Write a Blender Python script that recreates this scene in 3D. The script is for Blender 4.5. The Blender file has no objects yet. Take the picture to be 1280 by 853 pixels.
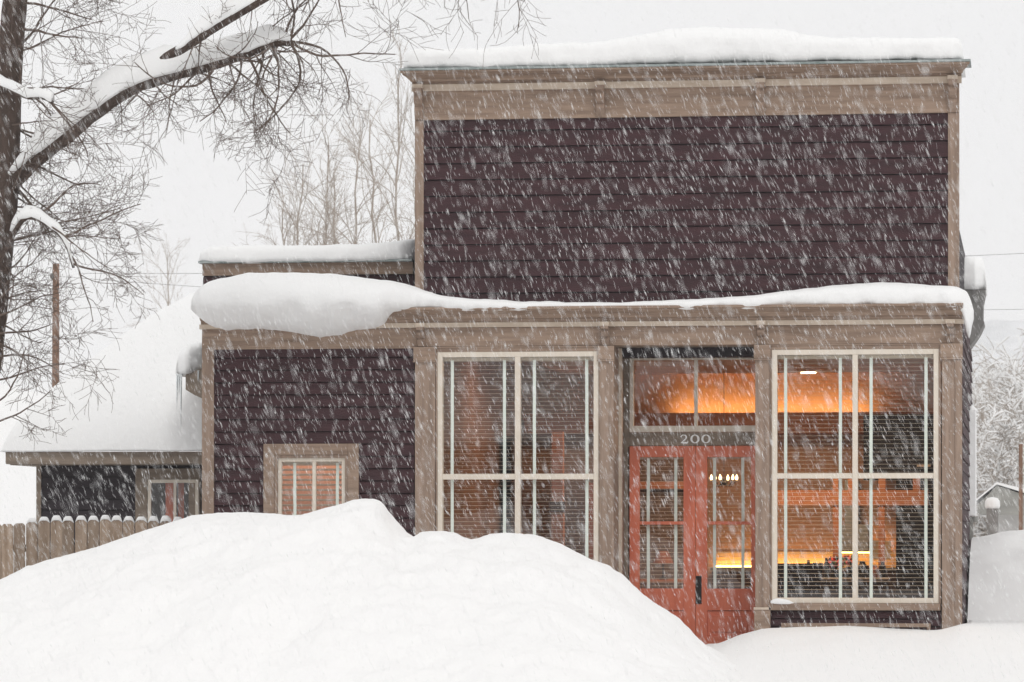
import bpy, math, random
import numpy as np
from mathutils import Vector, noise as mnoise

R = math.radians
sc = bpy.context.scene
col = sc.collection
random.seed(7)

# ------------------------------------------------------------------ camera frame
F, YH = 4800.0, 665.0                 # focal length and horizon, in photograph pixels
TH = math.atan(F / 35700.0)           # the building is turned a little from the camera
CAM = Vector((5.0, -46.0, 1.6))
FW = Vector((-math.sin(TH), math.cos(TH), 0))
RT = Vector((math.cos(TH), math.sin(TH), 0))

def P(u, v, Y):
    d = FW + RT * ((u - 640) / F) + Vector((0, 0, (YH - v) / F))
    t = (Y - CAM.y) / d.y
    q = CAM + d * t
    return q
def X(u, Y=0.0): return P(u, YH, Y).x
def Z(v, u=850, Y=0.0): return P(u, v, Y).z

# ------------------------------------------------------------------ materials
def new_mat(name):
    m = bpy.data.materials.new(name); m.use_nodes = True
    nt = m.node_tree
    return m, nt, nt.nodes['Principled BSDF']

def mat(name, c, rough=.8, var=0.0, scale=(4, 4, 4), c2=None, bump=0.0, bscale=30, spec=.3, detail=4, metallic=0):
    m, nt, b = new_mat(name)
    b.inputs['Base Color'].default_value = (*c, 1)
    b.inputs['Roughness'].default_value = rough
    b.inputs['Specular IOR Level'].default_value = spec
    b.inputs['Metallic'].default_value = metallic
    tc = nt.nodes.new('ShaderNodeTexCoord')
    if var or c2:
        mp = nt.nodes.new('ShaderNodeMapping'); mp.inputs['Scale'].default_value = scale
        n = nt.nodes.new('ShaderNodeTexNoise'); n.inputs['Scale'].default_value = 1; n.inputs['Detail'].default_value = detail
        n.inputs['Roughness'].default_value = .65
        cr = nt.nodes.new('ShaderNodeValToRGB')
        cr.color_ramp.elements[0].position = .3; cr.color_ramp.elements[1].position = .72
        c2 = c2 or tuple(x * (1 - var) for x in c)
        cr.color_ramp.elements[0].color = (*c2, 1); cr.color_ramp.elements[1].color = (*c, 1)
        nt.links.new(tc.outputs['Object'], mp.inputs['Vector']); nt.links.new(mp.outputs[0], n.inputs['Vector'])
        nt.links.new(n.outputs['Fac'], cr.inputs[0]); nt.links.new(cr.outputs[0], b.inputs['Base Color'])
    if bump:
        n2 = nt.nodes.new('ShaderNodeTexNoise'); n2.inputs['Scale'].default_value = bscale; n2.inputs['Detail'].default_value = 5
        bp = nt.nodes.new('ShaderNodeBump'); bp.inputs['Strength'].default_value = bump; bp.inputs['Distance'].default_value = .02
        nt.links.new(tc.outputs['Object'], n2.inputs['Vector']); nt.links.new(n2.outputs['Fac'], bp.inputs['Height'])
        nt.links.new(bp.outputs[0], b.inputs['Normal'])
    return m

def emit(name, c, s):
    m, nt, b = new_mat(name)
    b.inputs['Base Color'].default_value = (*c, 1)
    b.inputs['Emission Color'].default_value = (*c, 1); b.inputs['Emission Strength'].default_value = s
    return m

M = {}
M['siding'] = mat('plum_siding', (.068, .027, .032), .7, c2=(.028, .012, .0145), scale=(1.6, 6, 14), bump=.5, bscale=60, detail=9)
M['siding_rear'] = mat('slate_siding', (.042, .032, .038), .75, c2=(.022, .017, .021), scale=(2, 2, 9), bump=.3, bscale=60)
M['trim'] = mat('taupe_trim', (.40, .292, .222), .75, c2=(.20, .138, .102), scale=(1.3, 8, 16), bump=.35, bscale=70, detail=8)
M['trim_vert'] = mat('taupe_trim_upright', (.39, .288, .225), .75, c2=(.21, .148, .112), scale=(18, 12, 1.1), bump=.35, bscale=70, detail=8)
M['trim_rear'] = mat('old_taupe_trim', (.33, .265, .21), .75, c2=(.19, .152, .12), scale=(1.5, 6, 8), bump=.4, bscale=60, detail=8)
M['cream'] = mat('cream_paint', (.76, .68, .58), .5, var=.12, scale=(6, 6, 6), bump=.08, bscale=80)
M['cream_band'] = mat('weathered_cream', (.64, .54, .44), .6, c2=(.46, .37, .29), scale=(2, 8, 8), bump=.2, bscale=80)
M['red'] = mat('red_door_paint', (.80, .235, .135), .5, c2=(.60, .15, .085), scale=(7, 7, 1.4), bump=.15, bscale=60, detail=7)
M['metal'] = mat('green_grey_flashing', (.13, .17, .16), .5, c2=(.45, .48, .48), scale=(5, 5, 20), metallic=.3)
M['black'] = mat('black_iron', (.02, .018, .018), .45)
M['slat'] = mat('cream_slats', (.50, .42, .33), .6)
M['tape'] = mat('pale_green_tape', (.84, .90, .84), .8, bump=.1, bscale=200)
M['snow'] = mat('snow', (.86, .855, .85), .9, bump=.5, bscale=5, spec=.12)
M['snow_cap'] = mat('packed_snow', (.86, .86, .858), .9, bump=.45, bscale=11, spec=.1)
M['bark'] = mat('cottonwood_bark', (.11, .077, .062), .9, c2=(.045, .032, .027), scale=(25, 25, 5), bump=1, bscale=40, detail=7)
M['twig'] = mat('twig_bark', (.15, .11, .09), .85, var=.35, scale=(8, 8, 8))
M['twig_pale'] = mat('pale_twig_bark', (.46, .40, .35), .9, var=.3, scale=(4, 4, 4))
M['pole'] = mat('pole_wood', (.30, .185, .13), .85, c2=(.17, .10, .07), scale=(20, 20, 1), bump=.4, bscale=50)
M['fence_wood'] = mat('weathered_fence_wood', (.46, .36, .28), .85, c2=(.22, .15, .10), scale=(14, 14, 1.6), bump=.7, bscale=40, detail=9)
M['white'] = mat('white_board', (.92, .92, .92), .6)
M['grey'] = mat('grey_house_paint', (.36, .355, .33), .8, var=.3, scale=(1, 1, 5))
M['stone'] = mat('grey_stone', (.3, .29, .28), .9, c2=(.16, .155, .15), scale=(6, 6, 6), bump=.6, bscale=12)
M['wall_in'] = mat('orange_plaster', (.66, .43, .28), .85, c2=(.56, .34, .21), scale=(1.5, 1.5, 1.5), bump=.1)
M['brown'] = mat('brown_plaster', (.30, .185, .125), .85, c2=(.2, .12, .08), scale=(1.5, 1.5, 1.5))
M['wood_in'] = mat('cedar_beam', (.42, .19, .085), .6, c2=(.28, .11, .05), scale=(3, 3, 12))
M['wood_dark'] = mat('walnut_cabinet', (.075, .038, .022), .5, c2=(.04, .02, .012), scale=(3, 3, 12))
M['floor_in'] = mat('oak_floor', (.20, .11, .06), .4, var=.4, scale=(1, 12, 1))
M['dark_in'] = mat('charcoal_cloth', (.03, .028, .03), .9, var=.4, scale=(5, 5, 5))
M['steel'] = mat('brushed_steel', (.42, .45, .43), .4, metallic=.6, var=.2, scale=(3, 3, 20))
M['tile'] = mat('yellow_tile', (.78, .58, .30), .4, var=.15, scale=(8, 8, 8))
M['flower_red'] = mat('red_petals', (.6, .09, .06), .7)
M['green'] = mat('leaf_green', (.05, .10, .04), .7)
M['brick'] = mat('red_brick', (.30, .12, .07), .85, c2=(.2, .08, .05), scale=(8, 8, 14), bump=.3)
M['house_wall'] = mat('dark_brown_boards', (.05, .03, .022), .85, var=.4, scale=(1, 1, 8))
M['mountain'] = mat('snowy_mountain', (.75, .76, .78), .95, c2=(.16, .18, .18), scale=(.018, .018, .03), detail=9)
M['ice'] = mat('ice', (.75, .8, .82), .12, spec=.5)
M['ice'].node_tree.nodes['Principled BSDF'].inputs['Transmission Weight'].default_value = .35
M['glow_cove'] = emit('cove_strip', (1.0, .56, .19), 20)
M['glow_under'] = emit('under_cabinet_strip', (1.0, .50, .15), 13)
M['glow_bulb'] = emit('candle_bulb', (1.0, .72, .35), 8)
M['glow_disc'] = emit('ceiling_disc', (1.0, .80, .55), 9)

_nt = M['fence_wood'].node_tree; _b = _nt.nodes['Principled BSDF']; _oi = _nt.nodes.new('ShaderNodeObjectInfo')
_mr = _nt.nodes.new('ShaderNodeMapRange'); _mr.inputs['To Min'].default_value = .72; _mr.inputs['To Max'].default_value = 1.18
_hs = _nt.nodes.new('ShaderNodeHueSaturation'); _src = _b.inputs['Base Color'].links[0].from_socket
_nt.links.new(_oi.outputs['Random'], _mr.inputs['Value']); _nt.links.new(_mr.outputs[0], _hs.inputs['Value']); _nt.links.new(_src, _hs.inputs['Color']); _nt.links.new(_hs.outputs[0], _b.inputs['Base Color'])

# glass: thin sheet, mirror part by fresnel over clear part
def glass(name, tint=(.985, .99, .985), refl=1.0):
    m = bpy.data.materials.new(name); m.use_nodes = True
    nt = m.node_tree; nt.nodes.clear()
    o = nt.nodes.new('ShaderNodeOutputMaterial'); mx = nt.nodes.new('ShaderNodeMixShader')
    tr = nt.nodes.new('ShaderNodeBsdfTransparent'); tr.inputs[0].default_value = (*tint, 1)
    gl = nt.nodes.new('ShaderNodeBsdfGlossy'); gl.inputs['Roughness'].default_value = .015
    gl.inputs[0].default_value = (1, .97, .97, 1)
    fr = nt.nodes.new('ShaderNodeFresnel'); fr.inputs['IOR'].default_value = 1.68
    n = nt.nodes.new('ShaderNodeTexNoise'); n.inputs['Scale'].default_value = 1.1; n.inputs['Detail'].default_value = 1
    tc = nt.nodes.new('ShaderNodeTexCoord')
    bp = nt.nodes.new('ShaderNodeBump'); bp.inputs['Strength'].default_value = .04; bp.inputs['Distance'].default_value = .01
    nt.links.new(tc.outputs['Object'], n.inputs['Vector']); nt.links.new(n.outputs['Fac'], bp.inputs['Height'])
    nt.links.new(bp.outputs[0], gl.inputs['Normal'])
    ge = nt.nodes.new('ShaderNodeNewGeometry'); sb = nt.nodes.new('ShaderNodeMath'); sb.operation = 'SUBTRACT'; sb.inputs[0].default_value = 1
    ml = nt.nodes.new('ShaderNodeMath'); ml.operation = 'MULTIPLY'
    nt.links.new(ge.outputs['Backfacing'], sb.inputs[1]); nt.links.new(sb.outputs[0], ml.inputs[0]); nt.links.new(fr.outputs[0], ml.inputs[1])
    nt.links.new(ml.outputs[0], mx.inputs[0]); nt.links.new(tr.outputs[0], mx.inputs[1]); nt.links.new(gl.outputs[0], mx.inputs[2])
    nt.links.new(mx.outputs[0], o.inputs[0])
    return m
M['glass'] = glass('window_glass')

# ------------------------------------------------------------------ mesh helpers
def root_loc(p):
    while p.parent: p = p.parent
    return Vector(p.location)

def tag(o, label=None, cat=None, group=None, kind=None):
    if label: o['label'] = label
    if cat: o['category'] = cat
    if group: o['group'] = group
    if kind: o['kind'] = kind
    return o

class MB:
    def __init__(s): s.v = []; s.f = []
    def add(s, vs, fs):
        n = len(s.v); s.v += [tuple(q) for q in vs]; s.f += [tuple(i + n for i in f) for f in fs]
        return s
    def box(s, x0, x1, y0, y1, z0, z1):
        if x0 > x1: x0, x1 = x1, x0
        if y0 > y1: y0, y1 = y1, y0
        if z0 > z1: z0, z1 = z1, z0
        return s.add([(x0,y0,z0),(x1,y0,z0),(x1,y1,z0),(x0,y1,z0),(x0,y0,z1),(x1,y0,z1),(x1,y1,z1),(x0,y1,z1)],
                     [(0,3,2,1),(4,5,6,7),(0,1,5,4),(1,2,6,5),(2,3,7,6),(3,0,4,7)])
    def prism_x(s, prof, x0, x1, inset0=None, inset1=None):
        """profile of (y, z) points swept along x; inset0/1: extra x offset as a function of y (mitred returns)"""
        n = len(prof); vs = []
        for xx, ins in ((x0, inset0), (x1, inset1)):
            for (y, z) in prof: vs.append((xx + (ins(y) if ins else 0), y, z))
        fs = [(i, (i+1) % n, n + (i+1) % n, n + i) for i in range(n)]
        fs += [tuple(range(n))[::-1], tuple(range(n, 2*n))]
        return s.add(vs, fs)
    def tube(s, pts, rs, n=6, squash=None, cap=True):
        pts = [Vector(p) for p in pts]; k = len(pts); base = len(s.v)
        up = Vector((0, 0, 1))
        for i, p in enumerate(pts):
            t = (pts[min(i+1, k-1)] - pts[max(i-1, 0)])
            if t.length < 1e-9: t = Vector((0, 0, 1))
            t.normalize()
            a = t.cross(up) if abs(t.z) < .97 else t.cross(Vector((1, 0, 0)))
            a.normalize(); b = a.cross(t)
            for j in range(n):
                an = 2 * math.pi * j / n
                o = a * math.cos(an) * rs[i] + b * math.sin(an) * rs[i] * (squash or 1)
                q = p + o; s.v.append((q.x, q.y, q.z))
        for i in range(k-1):
            for j in range(n):
                s.f.append((base+i*n+j, base+i*n+(j+1) % n, base+(i+1)*n+(j+1) % n, base+(i+1)*n+j))
        if cap:
            s.f.append(tuple(base+j for j in range(n))[::-1]); s.f.append(tuple(base+(k-1)*n+j for j in range(n)))
        return s
    def lathe(s, c, prof, n=16):
        base = len(s.v); k = len(prof)
        for (r, z) in prof:
            for j in range(n):
                a = 2*math.pi*j/n; s.v.append((c[0]+r*math.cos(a), c[1]+r*math.sin(a), c[2]+z))
        for i in range(k-1):
            for j in range(n):
                s.f.append((base+i*n+j, base+i*n+(j+1) % n, base+(i+1)*n+(j+1) % n, base+(i+1)*n+j))
        s.f.append(tuple(base+j for j in range(n))[::-1]); s.f.append(tuple(base+(k-1)*n+j for j in range(n)))
        return s
    def build(s, name, m, parent=None, smooth=False, bevel=0, weld=False):
        me = bpy.data.meshes.new(name)
        if parent is not None:
            off = root_loc(parent)
        else:
            a = np.array(s.v); off = Vector(((a[:,0].min()+a[:,0].max())/2, (a[:,1].min()+a[:,1].max())/2, a[:,2].min()))
        a = np.array(s.v, dtype=float) - np.array(off)
        me.from_pydata(a.tolist(), [], s.f); me.update()
        o = bpy.data.objects.new(name, me); col.objects.link(o)
        me.materials.append(M[m] if isinstance(m, str) else m)
        if parent is not None: o.parent = parent
        else: o.location = off
        if smooth:
            me.polygons.foreach_set('use_smooth', [True] * len(me.polygons))
        if bevel:
            bv = o.modifiers.new('bevel', 'BEVEL'); bv.width = bevel; bv.segments = 2; bv.limit_method = 'ANGLE'
        return o

def empty(name, loc, label, cat, group=None):
    o = bpy.data.objects.new(name, None); col.objects.link(o); o.location = loc; o.empty_display_size = .2
    return tag(o, label, cat, group)

def nz(x, y=0.0, z=0.0): return mnoise.noise(Vector((x, y, z)))
def fbm(x, y, z=0.0, o=4):
    return sum(nz(x * 2**i, y * 2**i, z + i * 7.3) / 2**i for i in range(o))
def interp(pts, u):
    if u <= pts[0][0]: return pts[0][1]
    for (a, b), (c, d) in zip(pts, pts[1:]):
        if u <= c:
            t = (u - a) / (c - a) if c > a else 0
            return b + (d - b) * t
    return pts[-1][1]
def smooth_interp(pts, u, w=3.0):
    return sum(interp(pts, u + k * w) * q for k, q in ((-1, .25), (0, .5), (1, .25)))

def siding(mb, x0, x1, z0, z1, y, pitch, seed=0, zref=None):
    """lap boards facing -y: each a sloped face whose lower edge stands 14 mm proud, in random lengths"""
    rng = random.Random(seed); zref = z1 if zref is None else zref
    k = math.floor((zref - z1) / pitch); top = zref - k * pitch
    while top > z0 + .002:
        t, b = min(top, z1), max(top - pitch, z0)
        xa = x0
        while xa < x1 - .01:
            xb = min(x1, xa + rng.uniform(1.6, 3.8))
            if x1 - xb < .5: xb = x1
            dp = .020 + rng.uniform(-.003, .003); g = .0015 if xb < x1 else 0
            sag = rng.uniform(-.0015, .0015)
            if t == top: t_ = t - .013
            else: t_ = t
            fr_t = (top - t_) / pitch; fr_b = (top - b) / pitch
            yt = y - .004 - dp * fr_t; yb = y - .004 - dp * fr_b
            mb.add([(xa, yt, t_), (xb-g, yt, t_), (xb-g, yb, b+sag+.0005), (xa, yb, b+.0005), (xa, y+.03, b+.0005), (xb-g, y+.03, b+sag+.0005), (xa, y+.03, t_), (xb-g, y+.03, t_)],
                   [(3,2,1,0), (4,5,2,3), (0,1,7,6), (0,6,4,3), (1,2,5,7)])
            xa = xb
        top -= pitch

# ------------------------------------------------------------------ the storefront
XL, XR = X(253), X(1203)
bld = empty('storefront_building', ((XL+XR)/2, 0, 0), 'false-front wooden storefront with plum siding, taupe trim and red double doors', 'building')
xU0, xU1 = X(519, .55), X(1199, .55)   # upper front
YU = .55                               # upper wall face
x_s0, x_s1 = X(530, YU), X(1185, YU)
zU_top = Z(97, 850, YU)                # top of frieze
zFr_b, zFr_t = Z(146.5, 850, YU), Z(108.5, 850, YU)
zU_bot = Z(402, 850, 0)
m = MB(); siding(m, x_s0, x_s1, zU_bot - .1, zFr_b, YU, .199, 3, zFr_b + .07); m.build('upper_wall', 'siding', bld)
tag(bld.children[-1], 'weathered plum lap siding of the upper front')
MB().box(xU0, x_s0, YU-.035, YU+.12, zU_bot-.1, zFr_b).build('corner_board', 'trim_vert', bld, bevel=.006)
MB().box(x_s1, xU1, YU-.035, YU+.12, zU_bot-.1, zFr_b).build('corner_board', 'trim_vert', bld, bevel=.006)
zc0 = Z(107, 850, YU-.05)
fb = MB().box(xU0, xU1, YU-.04, YU+.12, zFr_b+.002, zc0).build('upper_frieze', 'trim', bld, bevel=.005)
# shell behind the upper front
MB().box(xU0+.02, xU1-.02, YU+.032, YU+.35, zU_bot-.4, zc0+.2).build('parapet_back', 'siding_rear', bld)

def cornice(name, x0, x1, ybase, z_low, z_high, proj, side, parent, trim='trim', band=True, flash=True):
    h = z_high - z_low
    prof = [(ybase+.05, z_low), (ybase-.075, z_low), (ybase-.075, z_low+h*.22), (ybase-.11, z_low+h*.26), (ybase-.13, z_low+h*.40),
            (ybase-proj*.55, z_low+h*.52), (ybase-proj*.80, z_low+h*.66), (ybase-proj*.86, z_low+h*.70), (ybase-proj*.86, z_low+h*.78),
            (ybase-proj, z_low+h*.84), (ybase-proj, z_high), (ybase+.05, z_high)]
    ins = lambda s: (lambda y: s * side * min(1, max(0, (ybase - .0 - y)) / proj))
    c = MB().prism_x(prof, x0, x1, ins(-1), ins(1)).build(name, trim, parent)
    if flash:
        MB().box(x0-side-.012, x1+side+.012, ybase-proj-.015, ybase+.3, z_high+.002, z_high+.03).build('flashing', 'metal', c)
    return c
zk0, zk1 = Z(106.5, 850, YU-.05), Z(81.5, 850, YU-.3)
cor = cornice('upper_cornice', xU0, xU1, YU, zk0+.05, zk1-.02, .34, .13, bld)
MB().box(xU0-.03, xU1+.03, YU-.095, YU-.03, zk0-.03, zk0+.049).build('bed_moulding', 'cream_band', cor)
tag(cor.children[-1], 'thin cream moulding under the top cornice')

def corbel(u, y, w, z0, z1, parent):
    x = X(u, y); w /= 2; h = z1 - z0
    prof = [(y+.01, z1), (y-.15, z1), (y-.15, z1-h*.14), (y-.10, z1-h*.2), (y-.13, z1-h*.36), (y-.10, z1-h*.5), (y-.055, z1-h*.58), (y-.08, z1-h*.72),
            (y-.05, z1-h*.86), (y-.02, z0), (y+.01, z0)]
    c = MB().prism_x(prof, x-w, x+w).build('corbel', 'trim_vert', parent)
    MB().box(x-w-.012, x+w+.012, y-.135, y+.0, z1+.001, z1+.05).build('cap', 'cream_band', c)
for u in (524, 751, 951, 1191):
    corbel(u, YU-.04, .10, Z(150 - (u-520)*.0145, u, YU-.04), Z(112 - (u-520)*.0165, u, YU-.04), bld)

# ---- lower front
Y0 = 0.0
z_fb, z_ft = Z(431.5), Z(408)
z_cb, z_ct = Z(402), Z(386.5)
MB().box(XL, XR, -.03, .22, z_fb, z_ft).build('frieze', 'trim', bld, bevel=.005)
lc = cornice('lower_cornice', XL, XR, 0, z_cb+.002, z_ct+.03  , .26, .015, bld, flash=False)
MB().box(XL-.02, XR+.02, -.085, -.02, z_ft+.001, z_cb).build('bed_moulding', 'cream_band', lc)
tag(lc.children[-1], 'cream moulding line under the lower cornice')
for u in (527, 757, 952, 1188):
    corbel(u, -.03, .085, z_fb + .002, z_cb - .055, bld)
MB().box(XL+.01, XR-.01, .0, .56, z_ct-.06, z_ct+.028).build('ledge', 'trim', bld)

def pilaster(u0, u1, z0=0.05, plinth=False):
    x0, x1 = X(u0), X(u1)
    p = MB().box(x0+.012, x1-.005, -.045, .20, z0, z_fb-.003).build('pilaster', 'trim_vert', bld, bevel=.008)
    MB().box(x0-.004, x1+.004, -.062, -.046, z_fb-.175, z_fb-.004).build('capital', 'trim', p, bevel=.004)
    MB().box(x0-.008, x1+.006, -.07, -.046, z_fb-.192, z_fb-.176).build('capital_moulding', 'trim', p)
    if plinth:
        MB().box(x0+.002, x1+.004, -.075, -.046, z0, Z(762)).build('plinth', 'trim', p, bevel=.004)
        MB().box(x0-.004, x1+.01, -.085, -.046, Z(762)+.001, Z(760)+.01).build('plinth_moulding', 'cream_band', p)
pilaster(518, 545); pilaster(748, 768, plinth=True); pilaster(943, 963, plinth=True); pilaster(1176, 1203)
# second narrow board beside the right pilaster's outer edge
MB().box(X(1194), X(1203)-.004, -.058, -.046, .05, z_fb-.2).build('corner_board', 'trim_vert', bld)

# left plum wall with the small window cut out
x0, x1 = X(268), X(518); zt = Z(434.5, 400); zw = .05
sw0, sw1, swt, swb = X(330), X(449), Z(555, 390), Z(700, 390)
m = MB()
siding(m, x0, sw0, zw, zt, .0, .150, 11, zt+.03); siding(m, sw1, x1, zw, zt, .0, .150, 12, zt+.03)
siding(m, sw0, sw1, swt, zt, .0, .150, 13, zt+.03); siding(m, sw0, sw1, zw, swb, .0, .150, 14, zt+.03)
for (a, b, c_, d) in ((x0, sw0, zw, zt), (sw1, x1, zw, zt), (sw0, sw1, swt, zt), (sw0, sw1, zw, swb)): m.box(a, b, .035, .14, c_, d)
m.build('lower_wall', 'siding', bld)
MB().box(XL, x0, -.035, .15, .05, z_fb-.002).build('corner_board', 'trim_vert', bld, bevel=.006)
MB().box(x0-.001, x1, -.026, .02, z_fb-.02, z_fb-.001).build('rail', 'trim', bld)

# frames (left/right/top/bottom as one moulding)
def frame(mb, x0, x1, z0, z1, w, ya, yb, wt=None, wb=None):
    wt = w if wt is None else wt; wb = w if wb is None else wb
    mb.box(x0, x0+w, ya, yb, z0, z1); mb.box(x1-w, x1, ya, yb, z0, z1)
    mb.box(x0+w, x1-w, ya, yb, z1-wt, z1)
    if wb: mb.box(x0+w, x1-w, ya, yb, z0, z0+wb)
    return mb

# small window
cs = frame(MB(), sw0, sw1, swb, swt, .135, -.045, .12).build('window_casing', 'trim', bld, bevel=.006)
frame(MB(), sw0+.136, sw1-.136, swb+.136, swt-.136, .035, -.028, .12).build('inner_stop', 'trim_vert', cs)
wx0, wx1, wz0, wz1 = sw0+.172, sw1-.172, swb+.172, swt-.172
sm = frame(MB(), wx0, wx1, wz0, wz1, .045, .0, .06)
mx_ = X(392.5); sm.box(mx_-.022, mx_+.022, .002, .055, wz0+.045, wz1-.045)
smf = sm.build('window', 'cream', bld, bevel=.004)
tag(smf, 'small cream framed two-light window in the plum wall')
MB().box(wx0+.046, mx_-.023, .03, .034, wz0+.046, wz1-.046).build('pane', 'glass', smf)
MB().box(mx_+.023, wx1-.046, .03, .034, wz0+.046, wz1-.046).build('pane', 'glass', smf)

# display windows
def display_window(u0, u1, um0, um1, vt, vh0, vh1, vb, label):
    uc = (u0+u1)/2
    x0, x1 = X(u0), X(u1); zt, zb = Z(vt, uc), Z(vb, uc)
    h0, h1 = Z(vh1, uc), Z(vh0, uc)
    w = .062
    mb = frame(MB(), x0, x1, zb, zt, w, -.02, .10)
    xm0, xm1 = X(um0), X(um1)
    mb.box(xm0, xm1, -.018, .09, zb+w, zt-w)
    mb.box(x0+w, xm0, -.012, .085, h0, h1); mb.box(xm1, x1-w, -.012, .085, h0, h1)
    fr = mb.build('display_window', 'cream', bld, bevel=.005); tag(fr, label)
    for (a, b) in ((x0+w, xm0), (xm1, x1-w)):
        for (c, d) in ((zb+w, h0), (h1, zt-w)):
            MB().box(a+.001, b-.001, .036, .042, c+.001, d-.001).build('pane', 'glass', fr)
    return x0, x1, zb, zt, xm0, xm1
LW = display_window(547, 748.5, 643.7, 650.7, 440, 592.6, 599.6, 754, 'left cream framed display window')
RW = display_window(965, 1173.5, 1065.5, 1072.3, 437, 591.7, 598.4, 754.2, 'right cream framed display window')
# head mouldings and sills and bulkheads
for (w, ua, ub) in ((LW, 545.2, 749), (RW, 963.2, 1176)):
    xa, xb = X(ua), X(ub)
    h = MB().box(xa, xb, -.03, .14, w[3]+.05, z_fb-.003).build('window_head', 'trim', bld)
    MB().box(xa, xb, -.018, .14, w[3]+.002, w[3]+.049).build('head_moulding', 'trim', h)
    if w[0] - xa > .003: MB().box(xa, w[0]-.001, -.03, .1, w[2], w[3]+.001).build('side_stop', 'trim_vert', h)
    if xb - w[1] > .003: MB().box(w[1]+.001, xb, -.03, .1, w[2], w[3]+.001).build('side_stop', 'trim_vert', h)
    zs = w[2]
    s_ = MB().box(xa-.02, xb-.004, -.085, .14, zs-.085, zs-.002).build('window_sill', 'trim', bld, bevel=.006)
    mb = MB(); siding(mb, xa, xb, .02, zs-.087, .0, .09, 5, zs); mb.box(xa, xb, .033, .14, .02, zs-.087); bk = mb.build('bulkhead', 'siding', bld)
    frame(MB(), xa+.13, xb-.12, .06, Z(778.5), .045, -.035, .0).build('panel_moulding', 'trim', bk)

# ---- recessed entry
YD = 1.2
rx0, rx1 = X(768), X(943)
zthr = .12
dx0, dx1 = X(778, YD), X(960, YD)
MB().box(rx0-.16, rx0-.006, .205, YD+.12, .05, z_fb+.05).build('entry_side_wall', 'trim_vert', bld)
MB().box(rx1+.006, rx1+.16, .205, YD+.12, .05, z_fb+.05).build('entry_side_wall', 'trim_vert', bld)
MB().box(rx0-.005, rx0+.035, .52, .60, .12, z_fb-.01).build('entry_post', 'cream_band', bld)
MB().box(rx0-.16, rx1+.16, .225, YD+.12, z_fb-.001, z_fb+.05).build('entry_soffit', 'trim_rear', bld)
MB().box(rx0-.16, rx1+.16, -.35, YD+.12, .0, zthr-.01).build('doorstep', 'stone', bld)
def DZ(v): return Z(v, 870, YD)
tx0, tx1 = X(787, YD), X(953.5, YD)
xd0, xdm, xd1 = X(785, YD), X(869.2, YD), X(953.5, YD)
# surround
MB().box(rx0-.005, tx0-.001, YD, YD+.1, zthr, z_fb-.002).build('door_jamb', 'trim_rear', bld)
MB().box(tx1+.001, rx1+.005, YD, YD+.1, zthr, z_fb-.002).build('door_jamb', 'trim_rear', bld)
MB().box(tx0, tx1, YD, YD+.1, DZ(445)+.001, z_fb-.002).build('door_header', 'trim_rear', bld)
nb = MB().box(tx0, tx1, YD-.006, YD+.1, DZ(557), DZ(540.5)).build('number_board', 'trim_rear', bld)
tz0, tz1 = DZ(540), DZ(445)
tm = frame(MB(), tx0, tx1, tz0, tz1, .05, YD-.015, YD+.07, wb=.075)
tm.box(X(867.7, YD), X(872, YD), YD-.012, YD+.06, tz0+.075, tz1-.05)
tr_ = tm.build('transom_window', 'cream', bld, bevel=.004)
for (a, b) in ((tx0+.051, X(867.7, YD)-.001), (X(872, YD)+.001, tx1-.051)):
    MB().box(a, b, YD+.028, YD+.034, tz0+.076, tz1-.051).build('pane', 'glass', tr_)

# house number 200 in light serif figures
def ribbon(mb, pts, ws, y, th=.008):
    n = len(pts); L = []; Rr = []
    for i, (x, z) in enumerate(pts):
        a = pts[max(i-1, 0)]; b = pts[min(i+1, n-1)]
        dx, dz = b[0]-a[0], b[1]-a[1]; l = math.hypot(dx, dz) or 1
        nx, nz_ = -dz/l, dx/l; w = ws[i]/2
        L.append((x+nx*w, z+nz_*w)); Rr.append((x-nx*w, z-nz_*w))
    vs = [(q[0], y, q[1]) for q in L] + [(q[0], y, q[1]) for q in Rr] + [(q[0], y-th, q[1]) for q in L] + [(q[0], y-th, q[1]) for q in Rr]
    fs = []
    for i in range(n-1):
        fs += [(2*n+i, 2*n+i+1, 3*n+i+1, 3*n+i), (i, i+1, 2*n+i+1, 2*n+i), (n+i, 3*n+i, 3*n+i+1, n+i+1)]
    fs += [(0, 2*n, 3*n, n), (n-1, 2*n-1, 4*n-1, 3*n-1)]
    mb.add(vs, fs)
hgt = DZ(543.6) - DZ(554.2); yb_ = YD-.0065
xs = [X(850.2, YD), X(863.4, YD), X(877.2, YD)]; wd = hgt * 1.06; zb_ = DZ(554.2)
mb = MB()
pts = [(.10, .70), (.13, .82), (.24, .93), (.42, .97), (.60, .93), (.72, .80), (.73, .66), (.64, .50), (.46, .33), (.26, .17), (.10, .06), (.30, .055), (.55, .05), (.80, .05), (.90, .10), (.93, .26)]
ws = [.13, .10, .07, .06, .09, .13, .14, .11, .08, .06, .07, .12, .13, .12, .08, .04]
ribbon(mb, [(xs[0]+a*wd*.95, zb_+b*hgt) for a, b in pts], [w*hgt*1.5 for w in ws], yb_)
mb.build('house_number', 'white', nb)
for xx in xs[1:]:
    mb = MB(); N = 28
    pts = [(xx+wd*(.48+.40*math.cos(2*math.pi*i/N)), zb_+hgt*(.5+.46*math.sin(2*math.pi*i/N))) for i in range(N+1)]
    ws = [hgt*(.09+.16*abs(math.cos(2*math.pi*i/N))**1.4) for i in range(N+1)]
    ribbon(mb, pts, ws, yb_); mb.build('house_number', 'white', nb)

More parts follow.
